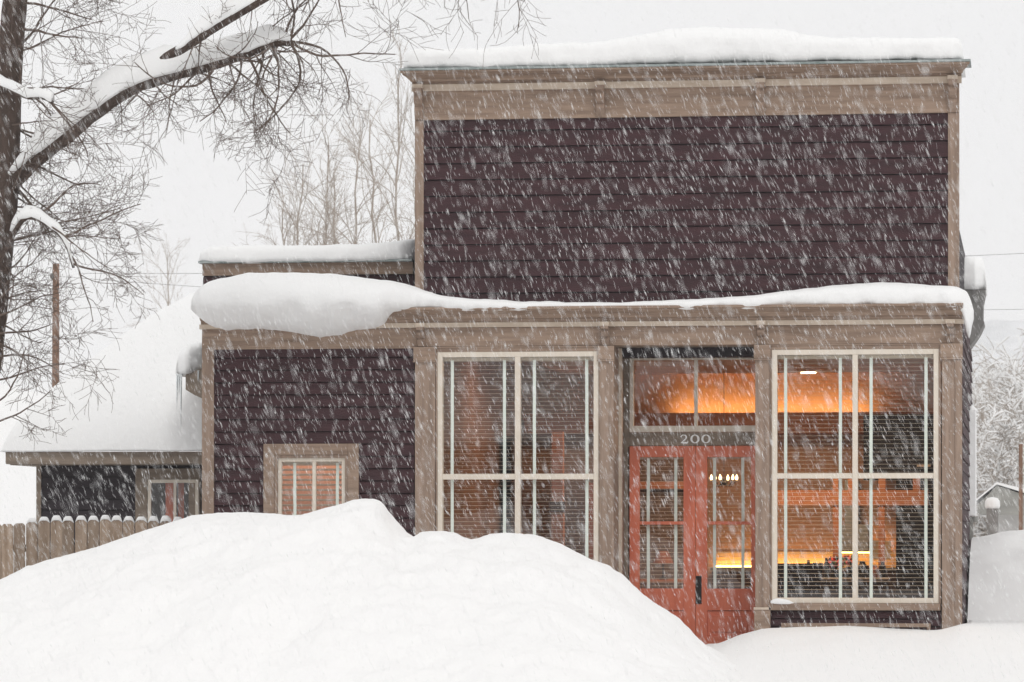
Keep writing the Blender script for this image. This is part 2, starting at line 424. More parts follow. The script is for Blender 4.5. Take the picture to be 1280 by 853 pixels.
def leaf(xa, xb, lab):
    zt, zb = DZ(557.8), zthr
    g0, g1, gz0, gz1 = xa+.135*(xb-xa)/.78, xb-.135*(xb-xa)/.78, DZ(736), DZ(571.5)
    mb = MB(); ya, yb = YD+.0, YD+.045
    mb.box(xa, g0, ya, yb, zb, zt); mb.box(g1, xb, ya, yb, zb, zt)
    mb.box(g0, g1, ya+.001, yb, gz1, zt)
    zr = DZ(764)
    mb.box(g0, g1, ya+.001, yb, zr+.006, gz0)
    mb.box(g0, g1, ya+.002, yb, zb, zb+.20)
    mb.box(g0, g1, ya+.014, yb-.01, zb+.2, zr)              # recessed lower panel
    mb.box(g0+.045, g1-.045, ya+.004, yb-.01, zb+.245, zr-.05)
    mb.box(g0, g1, ya+.002, yb-.004, DZ(656), DZ(652))      # glazing bar
    d = mb.build('door', 'red', bld, bevel=.004); tag(d, lab)
    MB().box(g0+.001, g1-.001, YD+.022, YD+.027, DZ(652)+.001, gz1-.001).build('pane', 'glass', d)
    MB().box(g0+.001, g1-.001, YD+.022, YD+.027, gz0+.001, DZ(656)-.001).build('pane', 'glass', d)
    return d, (g0, g1, gz0, gz1)
dL, gL = leaf(xd0, xdm-.003, 'left leaf of the red double door')
dR, gR = leaf(xdm+.003, xd1, 'right leaf of the red double door with the black handle')
hx = X(873.5, YD)
h = MB().box(hx-.035, hx+.035, YD-.012, YD-.001, DZ(755), DZ(720)).tube(
    [(hx, YD-.01, DZ(724)), (hx, YD-.06, DZ(727)), (hx, YD-.07, DZ(737)), (hx, YD-.06, DZ(748)), (hx, YD-.01, DZ(750))], [.012]*5, 8)
h.build('handle', 'black', dR, bevel=.002)
MB().lathe((hx, YD-.012, DZ(722.5)), [(.016, 0), (.016, .01)], 10).build('lock', 'black', dR)

# ---- shell, floor, ceiling and inner walls
YB = 8.0
zc_in = 3.95
MB().box(XL+.04, XR-.04, YB, YB+.15, 0, zc_in+.25).build('rear_wall', 'wall_in', bld)
MB().box(XL, XL+.14, .151, YB, 0, zU_bot+.1).build('side_wall', 'siding_rear', bld)
m = MB(); m.box(XR-.14, XR-.012, .205, YB, 0, zU_bot+.1)
xsw = XR-.012
top = zU_bot
while top > .1:     # lap boards along the right side wall, facing +x
    m.add([(xsw+.002, .205, top), (xsw+.02, .205, top-.15), (xsw+.02, YB, top-.15), (xsw+.002, YB, top), (xsw, .205, top-.15), (xsw, YB, top-.15)], [(0,1,2,3), (1,4,5,2), (0,4,1), (3,2,5)])
    top -= .15
m.build('side_wall', 'siding', bld)
MB().box(XL+.14, XR-.14, .21, YB, 0, .2).build('floor', 'floor_in', bld)
MB().box(XL+.14, XR-.14, .225, YB, zc_in, zc_in+.1).build('ceiling', 'wall_in', bld)
xp = X(541, 0)
MB().box(xp-.08, xp+.04, .21, YB, .2, zc_in-.001).build('partition', M['brown'], bld)
MB().box(XL, XR-.02, .56, YB+.1, z_ct-.06, z_ct+.02).build('roof', 'metal', bld)
# upper block behind the false front
MB().box(xU0+.04, xU1-.04, YU+.35, YB-.5, z_ct+.021, zc0-1.6).build('upper_block', 'siding_rear', bld)
# inner faces of entry walls up to the ceiling; soffit drop with a timber face
sfy = 2.6
sof = MB().box(rx0-1.2, XR-.15, sfy, 5.0, 3.71, zc_in-.001).build('dropped_ceiling', 'wall_in', bld)
# cove ledge
ly = YB-.9
zl = Z(516, 950, ly)
MB().box(X(655, ly), XR-.15, ly, YB-.001, zl-.28, zl-.02).build('cove_ledge', 'wood_in', bld)
MB().box(X(655, ly), XR-.15, ly, ly+.04, zl-.02, zl+.0).build('cove_lip', 'wood_in', bld)
st = MB().box(X(835, ly), X(1085, ly), ly+.70, ly+.76, zl-.019, zl-.002).build('light_strip', 'glow_cove'); tag(st, 'orange light strip lying hidden along the cove ledge inside', 'light strip')

# left wing parapet seen above the snow
YW = 1.8
wx0, wx1 = X(254, YW), X(517, YW)-.0
zwt, zwb = Z(329, 380, YW), Z(344, 380, YW)
MB().box(wx0, wx1-.003, YW-.05, YW+.1, zwb, zwt).build('wing_frieze', 'trim', bld)
m = MB(); siding(m, wx0, wx1-.003, z_ct+.02, zwb, YW, .15, 21); m.box(wx0, wx1-.003, YW+.032, YW+.3, z_ct+.021, zwb); m.build('wing_wall', 'siding', bld)
MB().box(X(248, YW-.12), wx1-.003, YW-.14, YW+.4, zwt+.001, zwt+.03).build('wing_flashing', 'metal', bld)
MB().box(wx0, wx1-.003, YW+.1, YW+4, zwb+.05, zwt).build('wing_roof', 'metal', bld)
# flared side eave on the left
ye = 4.0
ex1 = XL-.001
ex0 = X(232, ye); ez0, ez1, ez2 = Z(497, 245, ye), Z(489, 235, ye), Z(465, 240, ye)
xin = X(262, ye)
vs = []
for y in (ye, ye+3):
    vs += [(ex0, y, ez2-.02), (ex0, y, ez1+.02), (X(243, ye), y, Z(494, 243, ye)), (xin, y, ez0-.06), (xin, y, ez2+.06)]
MB().add(vs, [(0,1,2,3,4), (9,8,7,6,5), (0,5,6,1), (1,6,7,2), (2,7,8,3), (3,8,9,4), (4,9,5,0)]).build('side_eave', 'trim_rear', bld)
# rear wing with flared cornice at the right
yr = 7.0
rxa, rxw = X(1180, yr), X(1207, yr)
MB().box(rxa, rxw, yr, yr+.9, 0, Z(440, 1210, yr)).build('rear_wing_wall', 'siding_rear', bld)
vs = []
ou = [(1180, 363), (1232, 363), (1229, 378), (1228.5, 398), (1230.5, 404), (1225, 416), (1214, 432), (1207, 444), (1180, 444)]
for y in (yr-.1, yr+1.0):
    vs += [(X(u, yr), y, Z(v, 1215, yr)) for u, v in ou]
n = len(ou)
MB().add(vs, [tuple(range(n))[::-1], tuple(range(n, 2*n))] + [(i, (i+1) % n, n+(i+1) % n, n+i) for i in range(n)]).build('rear_cornice', 'stone', bld)

# upright white board and meter boxes on the right side wall
yb2 = 5.6
o = MB().box(X(1206.5, yb2), X(1220, yb2), yb2, yb2+.5, Z(645, 1210, yb2), Z(512, 1210, yb2)).build('side_board', 'white', bld, bevel=.01)
tag(o, 'upright white panel fixed to the right side wall')
MB().box(X(1205, yb2), X(1216, yb2), yb2+.1, yb2+.4, Z(675, 1210, yb2), Z(646, 1210, yb2)).build('meter_box', 'grey', bld)
MB().box(X(1216.2, yb2), X(1222, yb2), yb2+.1, yb2+.3, Z(653, 1210, yb2), Z(646, 1210, yb2)).build('meter_box', 'grey', bld)

# ------------------------------------------------------------------ blinds
def blind(x0, x1, z0, z1, y, tapes, label, name='window_blind', pitch=.0485, tilt=2.2, seed=0, group='slatted blinds in the windows', w=.042):
    rng = random.Random(seed)
    b = empty(name, ((x0+x1)/2, y, z0), label, 'blind', group)
    mb = MB(); z = z0 + .03; tl = math.tan(R(tilt))
    while z < z1 - .04:
        dz = w * tl / 2; e = rng.uniform(-.0012, .0012); e2 = rng.uniform(-.0012, .0012)
        mb.add([(x0, y-w/2, z-dz+e), (x1, y-w/2, z-dz+e2), (x1, y+w/2, z+dz+e2), (x0, y+w/2, z+dz+e),
                (x0, y-w/2, z-dz+.003+e), (x1, y-w/2, z-dz+.003+e2), (x1, y+w/2, z+dz+.003+e2), (x0, y+w/2, z+dz+.003+e)],
               [(0,3,2,1),(4,5,6,7),(0,1,5,4),(1,2,6,5),(2,3,7,6),(3,0,4,7)])
        z += pitch
    mb.build('slats', 'slat', b)
    MB().box(x0, x1, y-.025, y+.025, z1-.04, z1).build('head_rail', 'slat', b)
    for t in tapes:
        n = 14; L = []
        s = rng.uniform(-.004, .004)
        for i in range(n+1):
            f = i/n; L.append((t + s*math.sin(f*3.1) + .0022*nz(f*6, t), z0 + (z1-.03-z0)*f))
        vs = []
        for (xx, zz) in L: vs += [(xx-.019, y-w/2-.004, zz), (xx+.019, y-w/2-.004, zz), (xx+.019, y-w/2-.0065, zz), (xx-.019, y-w/2-.0065, zz)]
        fs = []
        for i in range(n):
            a = i*4; c = a+4
            fs += [(a, a+1, c+1, c), (a+1, a+2, c+2, c+1), (a+2, a+3, c+3, c+2), (a+3, a, c, c+3)]
        MB().add(vs, fs).build('ladder_tape', 'tape', b)
    return b
yb0 = .115
blind(LW[0]+.03, LW[4]+.02, LW[2]+.03, LW[3]-.065, yb0, (X(565.5, .09), X(630.5, .09)), 'cream slatted blind in the left half of the left display window', seed=1)
blind(LW[5]-.02, LW[1]-.03, LW[2]+.03, LW[3]-.065, yb0, (X(668, .09), X(733.5, .09)), 'cream slatted blind in the right half of the left display window', seed=2)
blind(RW[0]+.03, RW[4]+.02, RW[2]+.03, RW[3]-.065, yb0, (X(982, .09), X(1050.5, .09)), 'cream slatted blind in the left half of the right display window', seed=3)
blind(RW[5]-.02, RW[1]-.03, RW[2]+.03, RW[3]-.065, yb0, (X(1089, .09), X(1157.5, .09)), 'cream slatted blind in the right half of the right display window', seed=4)
blind(gL[0]-.03, gL[1]+.03, gL[2]+.0, gL[3]+.02, YD+.085, (X(810, YD), X(844, YD)), 'narrow slatted blind behind the glass of the left red door', seed=5, pitch=.046)
blind(gR[0]-.03, gR[1]+.03, gR[2]+.0, gR[3]+.02, YD+.085, (X(893, YD), X(928, YD)), 'narrow slatted blind behind the glass of the right red door', seed=6, pitch=.046)
blind(wx0 if False else sw0+.2, sw1-.2, swb+.2, swt-.2, .13, (X(368.5, .1), X(422, .1)), 'backlit slatted blind in the small window of the plum wall', seed=7, pitch=.062, w=.050, tilt=-24)

# ------------------------------------------------------------------ things inside
def B(u0, u1, v0, v1, y, d, mb=None):
    mb = mb or MB(); uc = (u0+u1)/2
    return mb.box(X(u0, y), X(u1, y), y, y+d, Z(v1, uc, y), Z(v0, uc, y))
# kitchen: back counter, wall cabinets, hood, lit backsplash
zf = .2
ky = YB-.65
kc = empty('kitchen_counter', (X(1030, ky), ky, zf), 'dark kitchen counter under the lit yellow backsplash inside', 'counter')
MB().box(X(890, ky), X(1120, ky), ky, YB-.02, zf, zf+.86).build('cabinet_base', 'wood_dark', kc)
MB().box(X(888, ky), X(1122, ky), ky-.03, YB-.02, zf+.861, zf+.90).build('countertop', 'stone', kc, bevel=.005)
MB().box(X(889, ky), X(1121, ky), YB-.015, YB-.003, zf+.902, Z(690, 1000, YB)).build('backsplash', 'tile', kc)
st = MB().box(X(892, YB-.3), X(1036, YB-.3), YB-.12, YB-.06, zf+.905, zf+.925).build('light_strip', 'glow_under'); tag(st, 'yellow light strip at the back of the counter washing the kitchen wall', 'light strip')
hd = empty('range_hood', (X(1064, YB-.5), YB-.3, 1.4), 'grey steel range hood hanging over the kitchen counter', 'range hood')
B(1043, 1086, 656, 689, YB-.5, .45).build('canopy', 'steel', hd, bevel=.01)
B(1056, 1073, 600, 655.8, YB-.35, .3).build('flue', 'steel', hd)
B(1088, 1114, 676, 700, YB-.3, .02).build('lit_wall_panel', 'tile', kc)
st = MB().box(X(1045, YB-.3), X(1112, YB-.3), YB-.22, YB-.17, Z(689, 1070, YB)-.03, Z(689, 1070, YB)-.012).build('light_strip', 'glow_under'); tag(st, 'yellow light strip under the steel range hood', 'light strip')
# timber frame between rooms
tf = empty('timber_frame', (X(1070, 5.2), 5.2, zf), 'orange cedar post and beam frame standing behind the right display window', 'timber frame')
B(966, 1160, 613, 632, 5.2, .16).build('beam', 'wood_in', tf)
for (a, b, v) in ((1041, 1049, 745), (1098, 1106, 745)):
    mb = MB().box(X(a, 5.22), X(b, 5.22), 5.22, 5.34, zf, Z(632.2, 1070, 5.2)); mb.build('post', 'wood_in', tf)
for (a, b) in ((1041, 1048), (1060, 1066), (1098, 1107), (1141, 1150)):
    MB().box(X(a, 5.22), X(b, 5.22), 5.22, 5.34, Z(612.8, 1070, 5.2), Z(592, 1070, 5.2)).build('strut', 'wood_in', tf)
# dark chimney breast
db = empty('fireplace', (X(1125, 6.2), 6.4, zf), 'charcoal stone fireplace breast at the right end of the room', 'fireplace')
MB().box(X(1120, 6.2), XR-.16, 6.2, 6.9, zf, Z(600, 1120, 6.2)).build('lower_breast', 'dark_in', db)
MB().box(X(1079, 6.2), XR-.16, 6.25, 6.9, Z(600, 1120, 6.2)+.001, Z(518, 1120, 6.2)).build('upper_breast', 'dark_in', db)
MB().box(X(1146, 6.0), X(1163, 6.0), 6.02, 6.19, Z(583.5, 1150, 6), Z(581, 1150, 6)).build('mantel_shelf', 'slat', db)
# island with things on it
iy = 3.4
isl = empty('kitchen_island', (X(1010, iy), iy+.4, zf), 'dark island counter crowded with pots and flowers behind the right window', 'counter')
it = zf+.80
MB().box(X(972, iy), X(1108, iy), iy, iy+.8, zf, it-.04).build('island_base', 'wood_dark', isl)
MB().box(X(968, iy), X(1112, iy), iy-.05, iy+.85, it-.039, it).build('island_top', 'stone', isl, bevel=.005)
def stool(u, y, lab):
    x = X(u, y); s_ = empty('bar_stool', (x, y, zf), lab, 'stool', 'dark stools at the island')
    for (a, b) in ((-1,-1), (1,-1), (-1,1), (1,1)):
        MB().tube([(x+a*.17, y+b*.17, zf), (x+a*.13, y+b*.13, zf+.6)], [.016, .016], 6).build('leg', 'black', s_)
    MB().box(x-.18, x+.18, y-.18, y+.18, zf+.6, zf+.64).build('seat', 'dark_in', s_, bevel=.01)
    MB().add([(x-.14, y-.19, zf+.641), (x+.14, y-.19, zf+.641), (x+.20, y-.23, zf+1.0), (x-.20, y-.23, zf+1.0),
              (x-.14, y-.15, zf+.641), (x+.14, y-.15, zf+.641), (x+.20, y-.19, zf+1.0), (x-.20, y-.19, zf+1.0)],
             [(0,1,2,3), (7,6,5,4), (0,4,5,1), (1,5,6,2), (2,6,7,3), (3,7,4,0)]).build('backrest', 'dark_in', s_)
stool(990, 2.9, 'dark bar stool nearest the red doors at the island')
stool(1011, 2.9, 'dark bar stool second from the red doors at the island')
def pot(u, y, r, h, mname, name, lab, cat):
    x = X(u, y)
    o = MB().lathe((x, y, it+.001), [(r*.7, 0), (r, h*.3), (r, h*.7), (r*.55, h*.85), (r*.5, h)], 14).build(name, mname, smooth=False); tag(o, lab, cat)
pot(1026, 3.8, .05, .20, 'wood_dark', 'jar', 'small brown jar on the island beside the stools', 'jar')
pot(1078, 3.7, .07, .22, 'black', 'pot', 'squat black pot on the island right of the flowers', 'pot')
pot(1094, 3.8, .05, .16, 'brick', 'jar', 'terracotta jar at the right end of the island', 'jar')
pot(1033, 3.6, .035, .26, 'black', 'bottle', 'tall dark bottle on the island left of the flowers', 'bottle')
def bouquet(u, y, lab, r=.13):
    x = X(u, y); b = empty('flower_vase', (x, y, it+.001), lab, 'flower vase')
    MB().lathe((x, y, it+.001), [(.05, 0), (.06, .05), (.035, .12), (.05, .15)], 12).build('vase', 'black', b)
    rng = random.Random(u); fm = MB(); lm = MB()
    for i in range(60):
        a, e = rng.uniform(0, 6.28), rng.uniform(.1, 1.3); q = rng.uniform(.5, 1)*r
        c = Vector((x+q*math.cos(a)*math.cos(e), y+q*math.sin(a)*math.cos(e), it+.15+q*math.sin(e)*.9))
        tgt = fm if i % 2 else lm
        s = rng.uniform(.016, .028)
        for k in range(3):
            d = Vector((rng.uniform(-1,1), rng.uniform(-1,1), rng.uniform(-1,1))).normalized()*s; f = d.orthogonal().normalized()*s
            tgt.add([c-d-f*.6, c+d-f*.6, c+d+f, c-d+f], [(0,1,2,3)])
    fm.build('petals', 'flower_red', b); lm.build('leaves', 'green', b)
for k in range(15):
    u_ = 974 + k*9.1 + random.uniform(-2, 2); h_ = random.uniform(.09, .26); rr_ = random.uniform(.035, .075)
    if abs(u_-990) < 6: continue
    x_ = X(u_, 4.0)
    o = MB().lathe((x_, 4.02+.06*(k % 3), it+.001), [(rr_*.8, 0), (rr_, h_*.2), (rr_, h_*.7), (rr_*.5, h_*.85), (rr_*.45, h_)], 12).build('kitchen_jar', ['black', 'wood_dark', 'dark_in', 'wood_dark'][k % 4]); tag(o, 'small dark kitchen jar crowded along the back edge of the island', 'kitchen jar', 'jars crowded along the island')
bouquet(1043, 3.9, 'red flowers in a dark vase on the island, nearer the doors')
bouquet(1062, 3.8, 'red flowers in a dark vase on the island, nearer the fireplace', .15)
# chandelier behind the right door
cy = 4.2; cx = X(905, cy); czz = Z(604, 905, cy)
ch = empty('chandelier', (cx, cy, czz), 'small candle chandelier glowing behind the right red door', 'chandelier')
MB().tube([(cx, cy, czz), (cx, cy, 3.70)], [.004, .004], 6).lathe((cx, cy, czz-.03), [(.02, 0), (.045, .03), (.02, .08)], 10).build('stem', 'black', ch)
for k in range(6):
    a = k*math.pi/3+.3; q = Vector((cx+.17*math.cos(a), cy+.17*math.sin(a), czz+.04))
    MB().tube([(cx, cy, czz), (cx+.1*math.cos(a), cy+.1*math.sin(a), czz-.04), tuple(q)], [.007]*3, 5).build('arm', 'black', ch)
    MB().lathe(tuple(q), [(.012, 0), (.018, .03), (.003, .07)], 8).build('bulb', 'glow_bulb', ch)
# ceiling disc
dy = 4.8; dxx = X(1010.5, dy)
o = MB().lathe((dxx, dy, 3.694), [(.10, 0), (.10, .0145)], 20).build('ceiling_light', 'glow_disc'); tag(o, 'small round recessed ceiling light behind the right display window', 'ceiling light')
# left half of the room: post, brick pier, cabinet, sofa
tp = empty('wooden_post', (X(696, 4), 4, zf), 'square cedar post standing behind the left display window', 'post')
B(689, 704, 640, 760, 4.0, .16).build('shaft', 'wood_in', tp)
B(689.5, 703.5, 540, 627, 4.0, .15).build('upper_shaft', 'wood_in', tp)
B(687, 706, 627.2, 639.8, 3.98, .2).build('collar', 'wood_dark', tp)
o = B(733, 747, 604, 770, 5.0, .5).build('brick_pier', 'brick'); tag(o, 'narrow brick pier beside the entry seen through the left display window', 'pier')
bc = empty('bookcase', (X(590, 5.5), 5.5, zf), 'dark wooden bookcase behind the left half of the left display window', 'bookcase')
bx0, bx1 = X(546, 5.5), X(642, 5.5); bt = Z(545, 590, 5.5)
MB().box(bx0, bx1, 5.8, 5.84, zf, bt).build('back_panel', 'dark_in', bc)
for a in (bx0, (bx0+bx1)/2-.02, bx1-.04): MB().box(a, a+.04, 5.5, 5.799, zf, bt).build('upright', 'wood_dark', bc)
for k in range(5):
    zz = zf+.05+k*(bt-zf-.1)/4
    MB().box(bx0+.041, (bx0+bx1)/2-.021, 5.5, 5.799, zz, zz+.03).build('shelf', 'wood_dark', bc)
    MB().box((bx0+bx1)/2+.021, bx1-.041, 5.5, 5.799, zz, zz+.03).build('shelf', 'wood_dark', bc)
so = empty('sofa', (X(600, 2.2), 2.4, zf), 'low charcoal sofa behind the left display window', 'sofa')
sx0, sx1 = X(556, 2.2), X(640, 2.2)
MB().box(sx0, sx1, 2.2, 3.0, zf+.1, zf+.45).build('seat', 'dark_in', so, bevel=.04)
MB().box(sx0, sx1, 2.0, 2.19, zf+.1, zf+.85).build('backrest', 'dark_in', so, bevel=.05)
MB().box(sx0-.15, sx0-.002, 2.05, 3.0, zf+.1, zf+.62).build('armrest', 'dark_in', so, bevel=.04)
MB().box(sx1+.002, sx1+.15, 2.05, 3.0, zf+.1, zf+.62).build('armrest', 'dark_in', so, bevel=.04)
# dining table seen through the doors
dt = empty('dining_table', (X(830, 5), 5.2, zf), 'wooden dining table behind the left red door', 'table')
ta, tb = X(798, 5), X(870, 5)
MB().box(ta, tb, 4.9, 5.8, zf+.72, zf+.76).build('tabletop', 'wood_in', dt, bevel=.006)
for a in (ta+.05, tb-.11):
    for c in (4.95, 5.69): MB().box(a, a+.06, c, c+.06, zf, zf+.719).build('leg', 'wood_in', dt)
lmp = empty('table_lamp', (X(829, 5.3), 5.3, zf+.762), 'small lamp with a copper shade on the dining table', 'table lamp')
MB().lathe((X(829, 5.3), 5.3, zf+.762), [(.06, 0), (.06, .02), (.012, .04), (.012, .22)], 12).build('base', 'black', lmp)
MB().lathe((X(829, 5.3), 5.3, zf+.98), [(.14, 0), (.07, .16)], 16).build('lamp_shade', 'brick', lmp)
hb = MB(); B(800, 862, 602, 611, 5.9, .1, hb); o = hb.build('wall_shelf', 'wood_in'); tag(o, 'orange wooden shelf on the wall behind the left red door', 'shelf')
# inner wall behind the table reaching the timber shelf
o = MB().box(X(752, 6.0), X(868, 6.0), 6.01, 6.1, zf, 2.9).build('room_divider', mat('umber_plaster', (.15, .105, .08), .85, var=.3)); tag(o, 'brown plaster room divider behind the left red door', 'room divider')
def area(name, loc, rot, sx, sy, power, c):
    l = bpy.data.lights.new(name, 'AREA'); l.shape = 'RECTANGLE'; l.size = sx; l.size_y = sy; l.energy = power; l.color = c
    o = bpy.data.objects.new(name, l); col.objects.link(o); o.location = loc; o.rotation_euler = rot; return o
area('room_fill', (X(1010, 3.3), 3.3, 3.68), (0, 0, 0), .8, .8, 150, (1, .62, .34))  # unseen fill panels, this and the next three, added to brighten the rooms
area('room_fill', (X(700, 3.0), 3.0, 3.9), (0, 0, 0), .6, .6, 48, (1, .55, .28))
area('room_fill', (X(850, 4.2), 4.2, 3.68), (0, 0, 0), .6, .6, 34, (1, .58, .3))
area('room_fill', (X(400, 2.6), 2.4, 3.9), (0, 0, 0), .8, .8, 95, (1, .70, .46))
MB().box(XL+.15, xp-.09, 2.9, 3.0, .2, zc_in-.001).build('bedroom_wall', mat('rose_plaster', (.5, .27, .2), .85), bld)

# ------------------------------------------------------------------ snow caps
def snow_cap(name, top, bot, yf, yb, label, us=None, step=3, Yref=None, seed=0, rough=.012, notch=None, cat='snow cap', ends=None):
    """Loft along the building. top/bot: outline in photo pixels turned into metres at the plane Yref; yf(u)/yb(u): front and back."""
    Yref = 0 if Yref is None else Yref
    u0, u1 = top[0][0], top[-1][0]; n = max(8, int((u1-u0)/step)); K = 22
    mb = MB()
    for i in range(n+1):
        u = u0 + (u1-u0)*i/n
        e = min((u-u0), (u1-u)); er = min(1, .25 + .75*math.sqrt(max(0, min(1, e/14))))
        zt = Z(smooth_interp(top, u, 2), u, Yref); zb = Z(smooth_interp(bot, u, 2), u, Yref)
        zb += rough*.9*fbm(X(u, Yref)*5, 3, seed, 3)
        if zt < zb + .02: zt = zb + .02
        f, b = yf(u), yb(u); mid = f + min((b-f)*.45, max(.16, (zt-zb)*1.0)); f2 = mid + (f-mid)*er
        x = X(u, Yref); h = zt - zb
        for k in range(K):
            if k <= 12:       # front: from the bottom lip up and over to the crest
                a = -math.pi/2 + math.pi*k/12*.98
                ca, sa = math.cos(a), math.sin(a)
                pw = 2.6 if sa > 0 or notch else 7
                r = (abs(ca)**pw + abs(sa)**pw)**(-1/pw)
                y = mid - (mid-f2)*ca*r*(1.0); z = zb + h*(.5 + .5*sa*r)
                if notch: 
                    y += notch(u, (z-zb)/max(h, .01))
            else:
                t = (k-12)/(K-1-12); y = mid + (b-mid)*t; z = zt - h*.05*t
                if k == K-1: z = zb
            y0 = y
            d = rough*fbm(x*1.6+seed, z*2.6, seed, 3) + rough*.35*fbm(x*7, z*8, seed+3, 2)
            if k < 13: y += d*1.6
            if 0 < k < K-1: z += d
            mb.v.append((x + (rough*.6*nz(z*4, y*4, seed) if 0 < i < n else 0), y, z))
    for i in range(n):
        for k in range(K):
            k2 = (k+1) % K
            mb.f.append((i*K+k, (i+1)*K+k, (i+1)*K+k2, i*K+k2))
    nf = len(mb.f); mb.f.append(tuple(range(K))); mb.f.append(tuple(n*K+k for k in range(K))[::-1])
    o = mb.build(name, 'snow_cap', smooth=True)
    o.data.polygons[nf].use_smooth = False; o.data.polygons[nf+1].use_smooth = False
    return tag(o, label, cat)

snow_cap('snow_drift', [(502.5,84),(503,68),(508,62),(520,59),(600,58),(640,56),(680,52),(740,50),(760,47),(800,40),(830,33),(880,30),(940,31),(980,33),(1010,40),(1040,44),(1100,45),(1190,44),(1201,47),(1204,72)],
         [(502,86),(700,82.5),(760,81.5),(800,79),(850,80),(900,77.5),(1000,76.5),(1204,73)], lambda u: YU-.36, lambda u: YU+1.6, 'long smooth snow cap along the top of the tall false front', Yref=YU-.34, seed=2, rough=.020)
def lf(u): return interp([(243,-.62),(300,-.72),(420,-.66),(480,-.48),(520,-.30),(700,-.24),(1190,-.27),(1215,-.2)], u) 
def notch(u, f):
    a = interp([(243, 0), (270, 1), (440, 1), (490, 0), (1300, 0)], u)
    line = .30 + .05*math.sin(u*.035) + .04*math.sin(u*.09)
    t = f - line
    return a*(.15/(1+math.exp(t*45)) + .03*math.exp(-(t*16)**2))
snow_cap('snow_drift', [(243,386),(244.5,370),(250,359),(260,351),(275,346),(310,341),(360,340),(420,342),(470,347),(490,350),(510,356),(540,366),(580,372),(640,376),(700,377.5),(780,376.5),(840,373),(900,371),(960,365),(1000,360),(1050,354),(1100,351),(1160,354),(1195,356),(1208,362),(1214,374),(1216,388)],
         [(243,387),(248,396),(256,405),(265,410),(280,413),(310,410),(340,411),(370,417),(395,423),(420,419),(445,411),(468,408),(478,402),(484,392),(492,389),(600,388.5),(700,388),(900,387),(1000,386),(1030,386),(1045,388),(1060,389),(1080,386),(1130,386),(1180,388),(1200,388),(1203,392),(1207,412),(1210,425),(1213,410),(1216,392)],
         lf, lambda u: interp([(243, 1.7), (515, 1.7), (530, .53), (1215, .53)], u), 'heavy snow drift along the lower cornice, bulging over its left end', Yref=-.3, seed=5, rough=.02, notch=notch, step=2)
snow_cap('snow_drift', [(247,326),(248,317),(252,312),(262,308),(300,306.5),(400,306),(450,304.5),(490,301),(512,298),(517,298)],
         [(247,329.5),(517,326)], lambda u: YW-.17, lambda u: YW+3, 'thin flat snow cap on the low left parapet behind the drift', Yref=YW-.1, seed=9)
snow_cap('snow_drift', [(219,466),(220,446),(224,436),(232,430),(243,427),(252,426)], [(219,468),(226,471),(240,467),(252,463)], lambda u: ye-.1, lambda u: ye+3, 'rounded snow lump on the small side eave at the left', Yref=ye, seed=12, step=1.5)
snow_cap('snow_drift', [(1190,322),(1200,320),(1226,320),(1230,324),(1232.5,345),(1233,360)], [(1190,363),(1233,364)], lambda u: yr-.2, lambda u: yr+1.1, 'tall block of snow on the grey rear cornice at the right', Yref=yr, seed=14, step=1.5)
snow_cap('snow_drift', [(963,752),(966,749),(972,747.5),(982,749),(988,751),(992,754)], [(963,755),(992,755.5)], lambda u: -.095, lambda u: -.02, 'thin snow patch on the left end of the right window sill', Yref=-.08, seed=15, step=1, rough=.004)
snow_cap('snow_drift', [(1206,512),(1208,509),(1215,507),(1221,510),(1221.5,514)], [(1206,513),(1221.5,514)], lambda u: yb2-.03, lambda u: yb2+.52, 'small snow cap on the upright white side panel', Yref=yb2, seed=16, step=1, rough=.004)
rng = random.Random(4)
for i, (u, v0, v1) in enumerate(((221.5, 470, 512), (224, 471, 500), (226.5, 471, 540), (248, 466, 478))):
    a = P(u, v0, ye-.02); b = P(u-.4, v1, ye-.02)
    lab = ['icicle nearest the tip of the left side eave', 'short icicle second from the tip of the left side eave', 'longest icicle hanging from the left side eave', 'stubby icicle beside the corner board under the left side eave'][i]
    o = MB().tube([(a.x, a.y, a.z+.03), tuple(a.lerp(b, .3)), tuple(a.lerp(b, .65)), tuple(b)], [.014, .011, .007, .001], 8).build('icicle', 'ice', smooth=True)
    tag(o, lab, 'icicle', 'icicles on the left side eave')

# ------------------------------------------------------------------ garage with hipped snowy roof
YG = 5.0
gz = lambda v, u=130, y=YG: Z(v, u, y)
gr = empty('garage', (X(150, YG), YG+2, 0), 'low plum-grey outbuilding with a deep snowy hipped roof left of the storefront', 'outbuilding')
gx0, gx1 = X(46, YG), XL+.8
gt = gz(582)
cw0, cw1, cwt, cwb = X(170, YG), X(251, YG), gz(586, 210), gz(690, 210)
m = MB(); siding(m, X(52, YG), cw0, 0, gt, YG, .15, 31)
siding(m, cw0, cw1, 0, cwb, YG, .15, 31)
m.box(gx0+.02, cw0, YG+.032, YG+.12, 0, gt); m.box(cw1, gx1, YG, YG+.12, 0, gt); m.box(cw0, cw1, YG+.032, YG+.12, 0, cwb); m.box(cw0, cw1, YG+.032, YG+.12, cwt, gt)
m.box(gx0+.02, gx0+.12, YG+.12, YG+5, 0, gt); m.box(gx0+.02, gx1, YG+5, YG+5.12, 0, gt)
m.build('wall', 'siding_rear', gr)
MB().box(gx0, X(52, YG), YG-.03, YG+.1, 0, gt).build('corner_board', 'trim_rear', gr)
c = frame(MB(), cw0, cw1, cwb, cwt, .16, YG-.04, YG+.1).build('window_casing', 'trim_rear', gr)
gw0, gw1, gwt, gwb = cw0+.175, cw1-.02, cwt-.15, cwb+.17
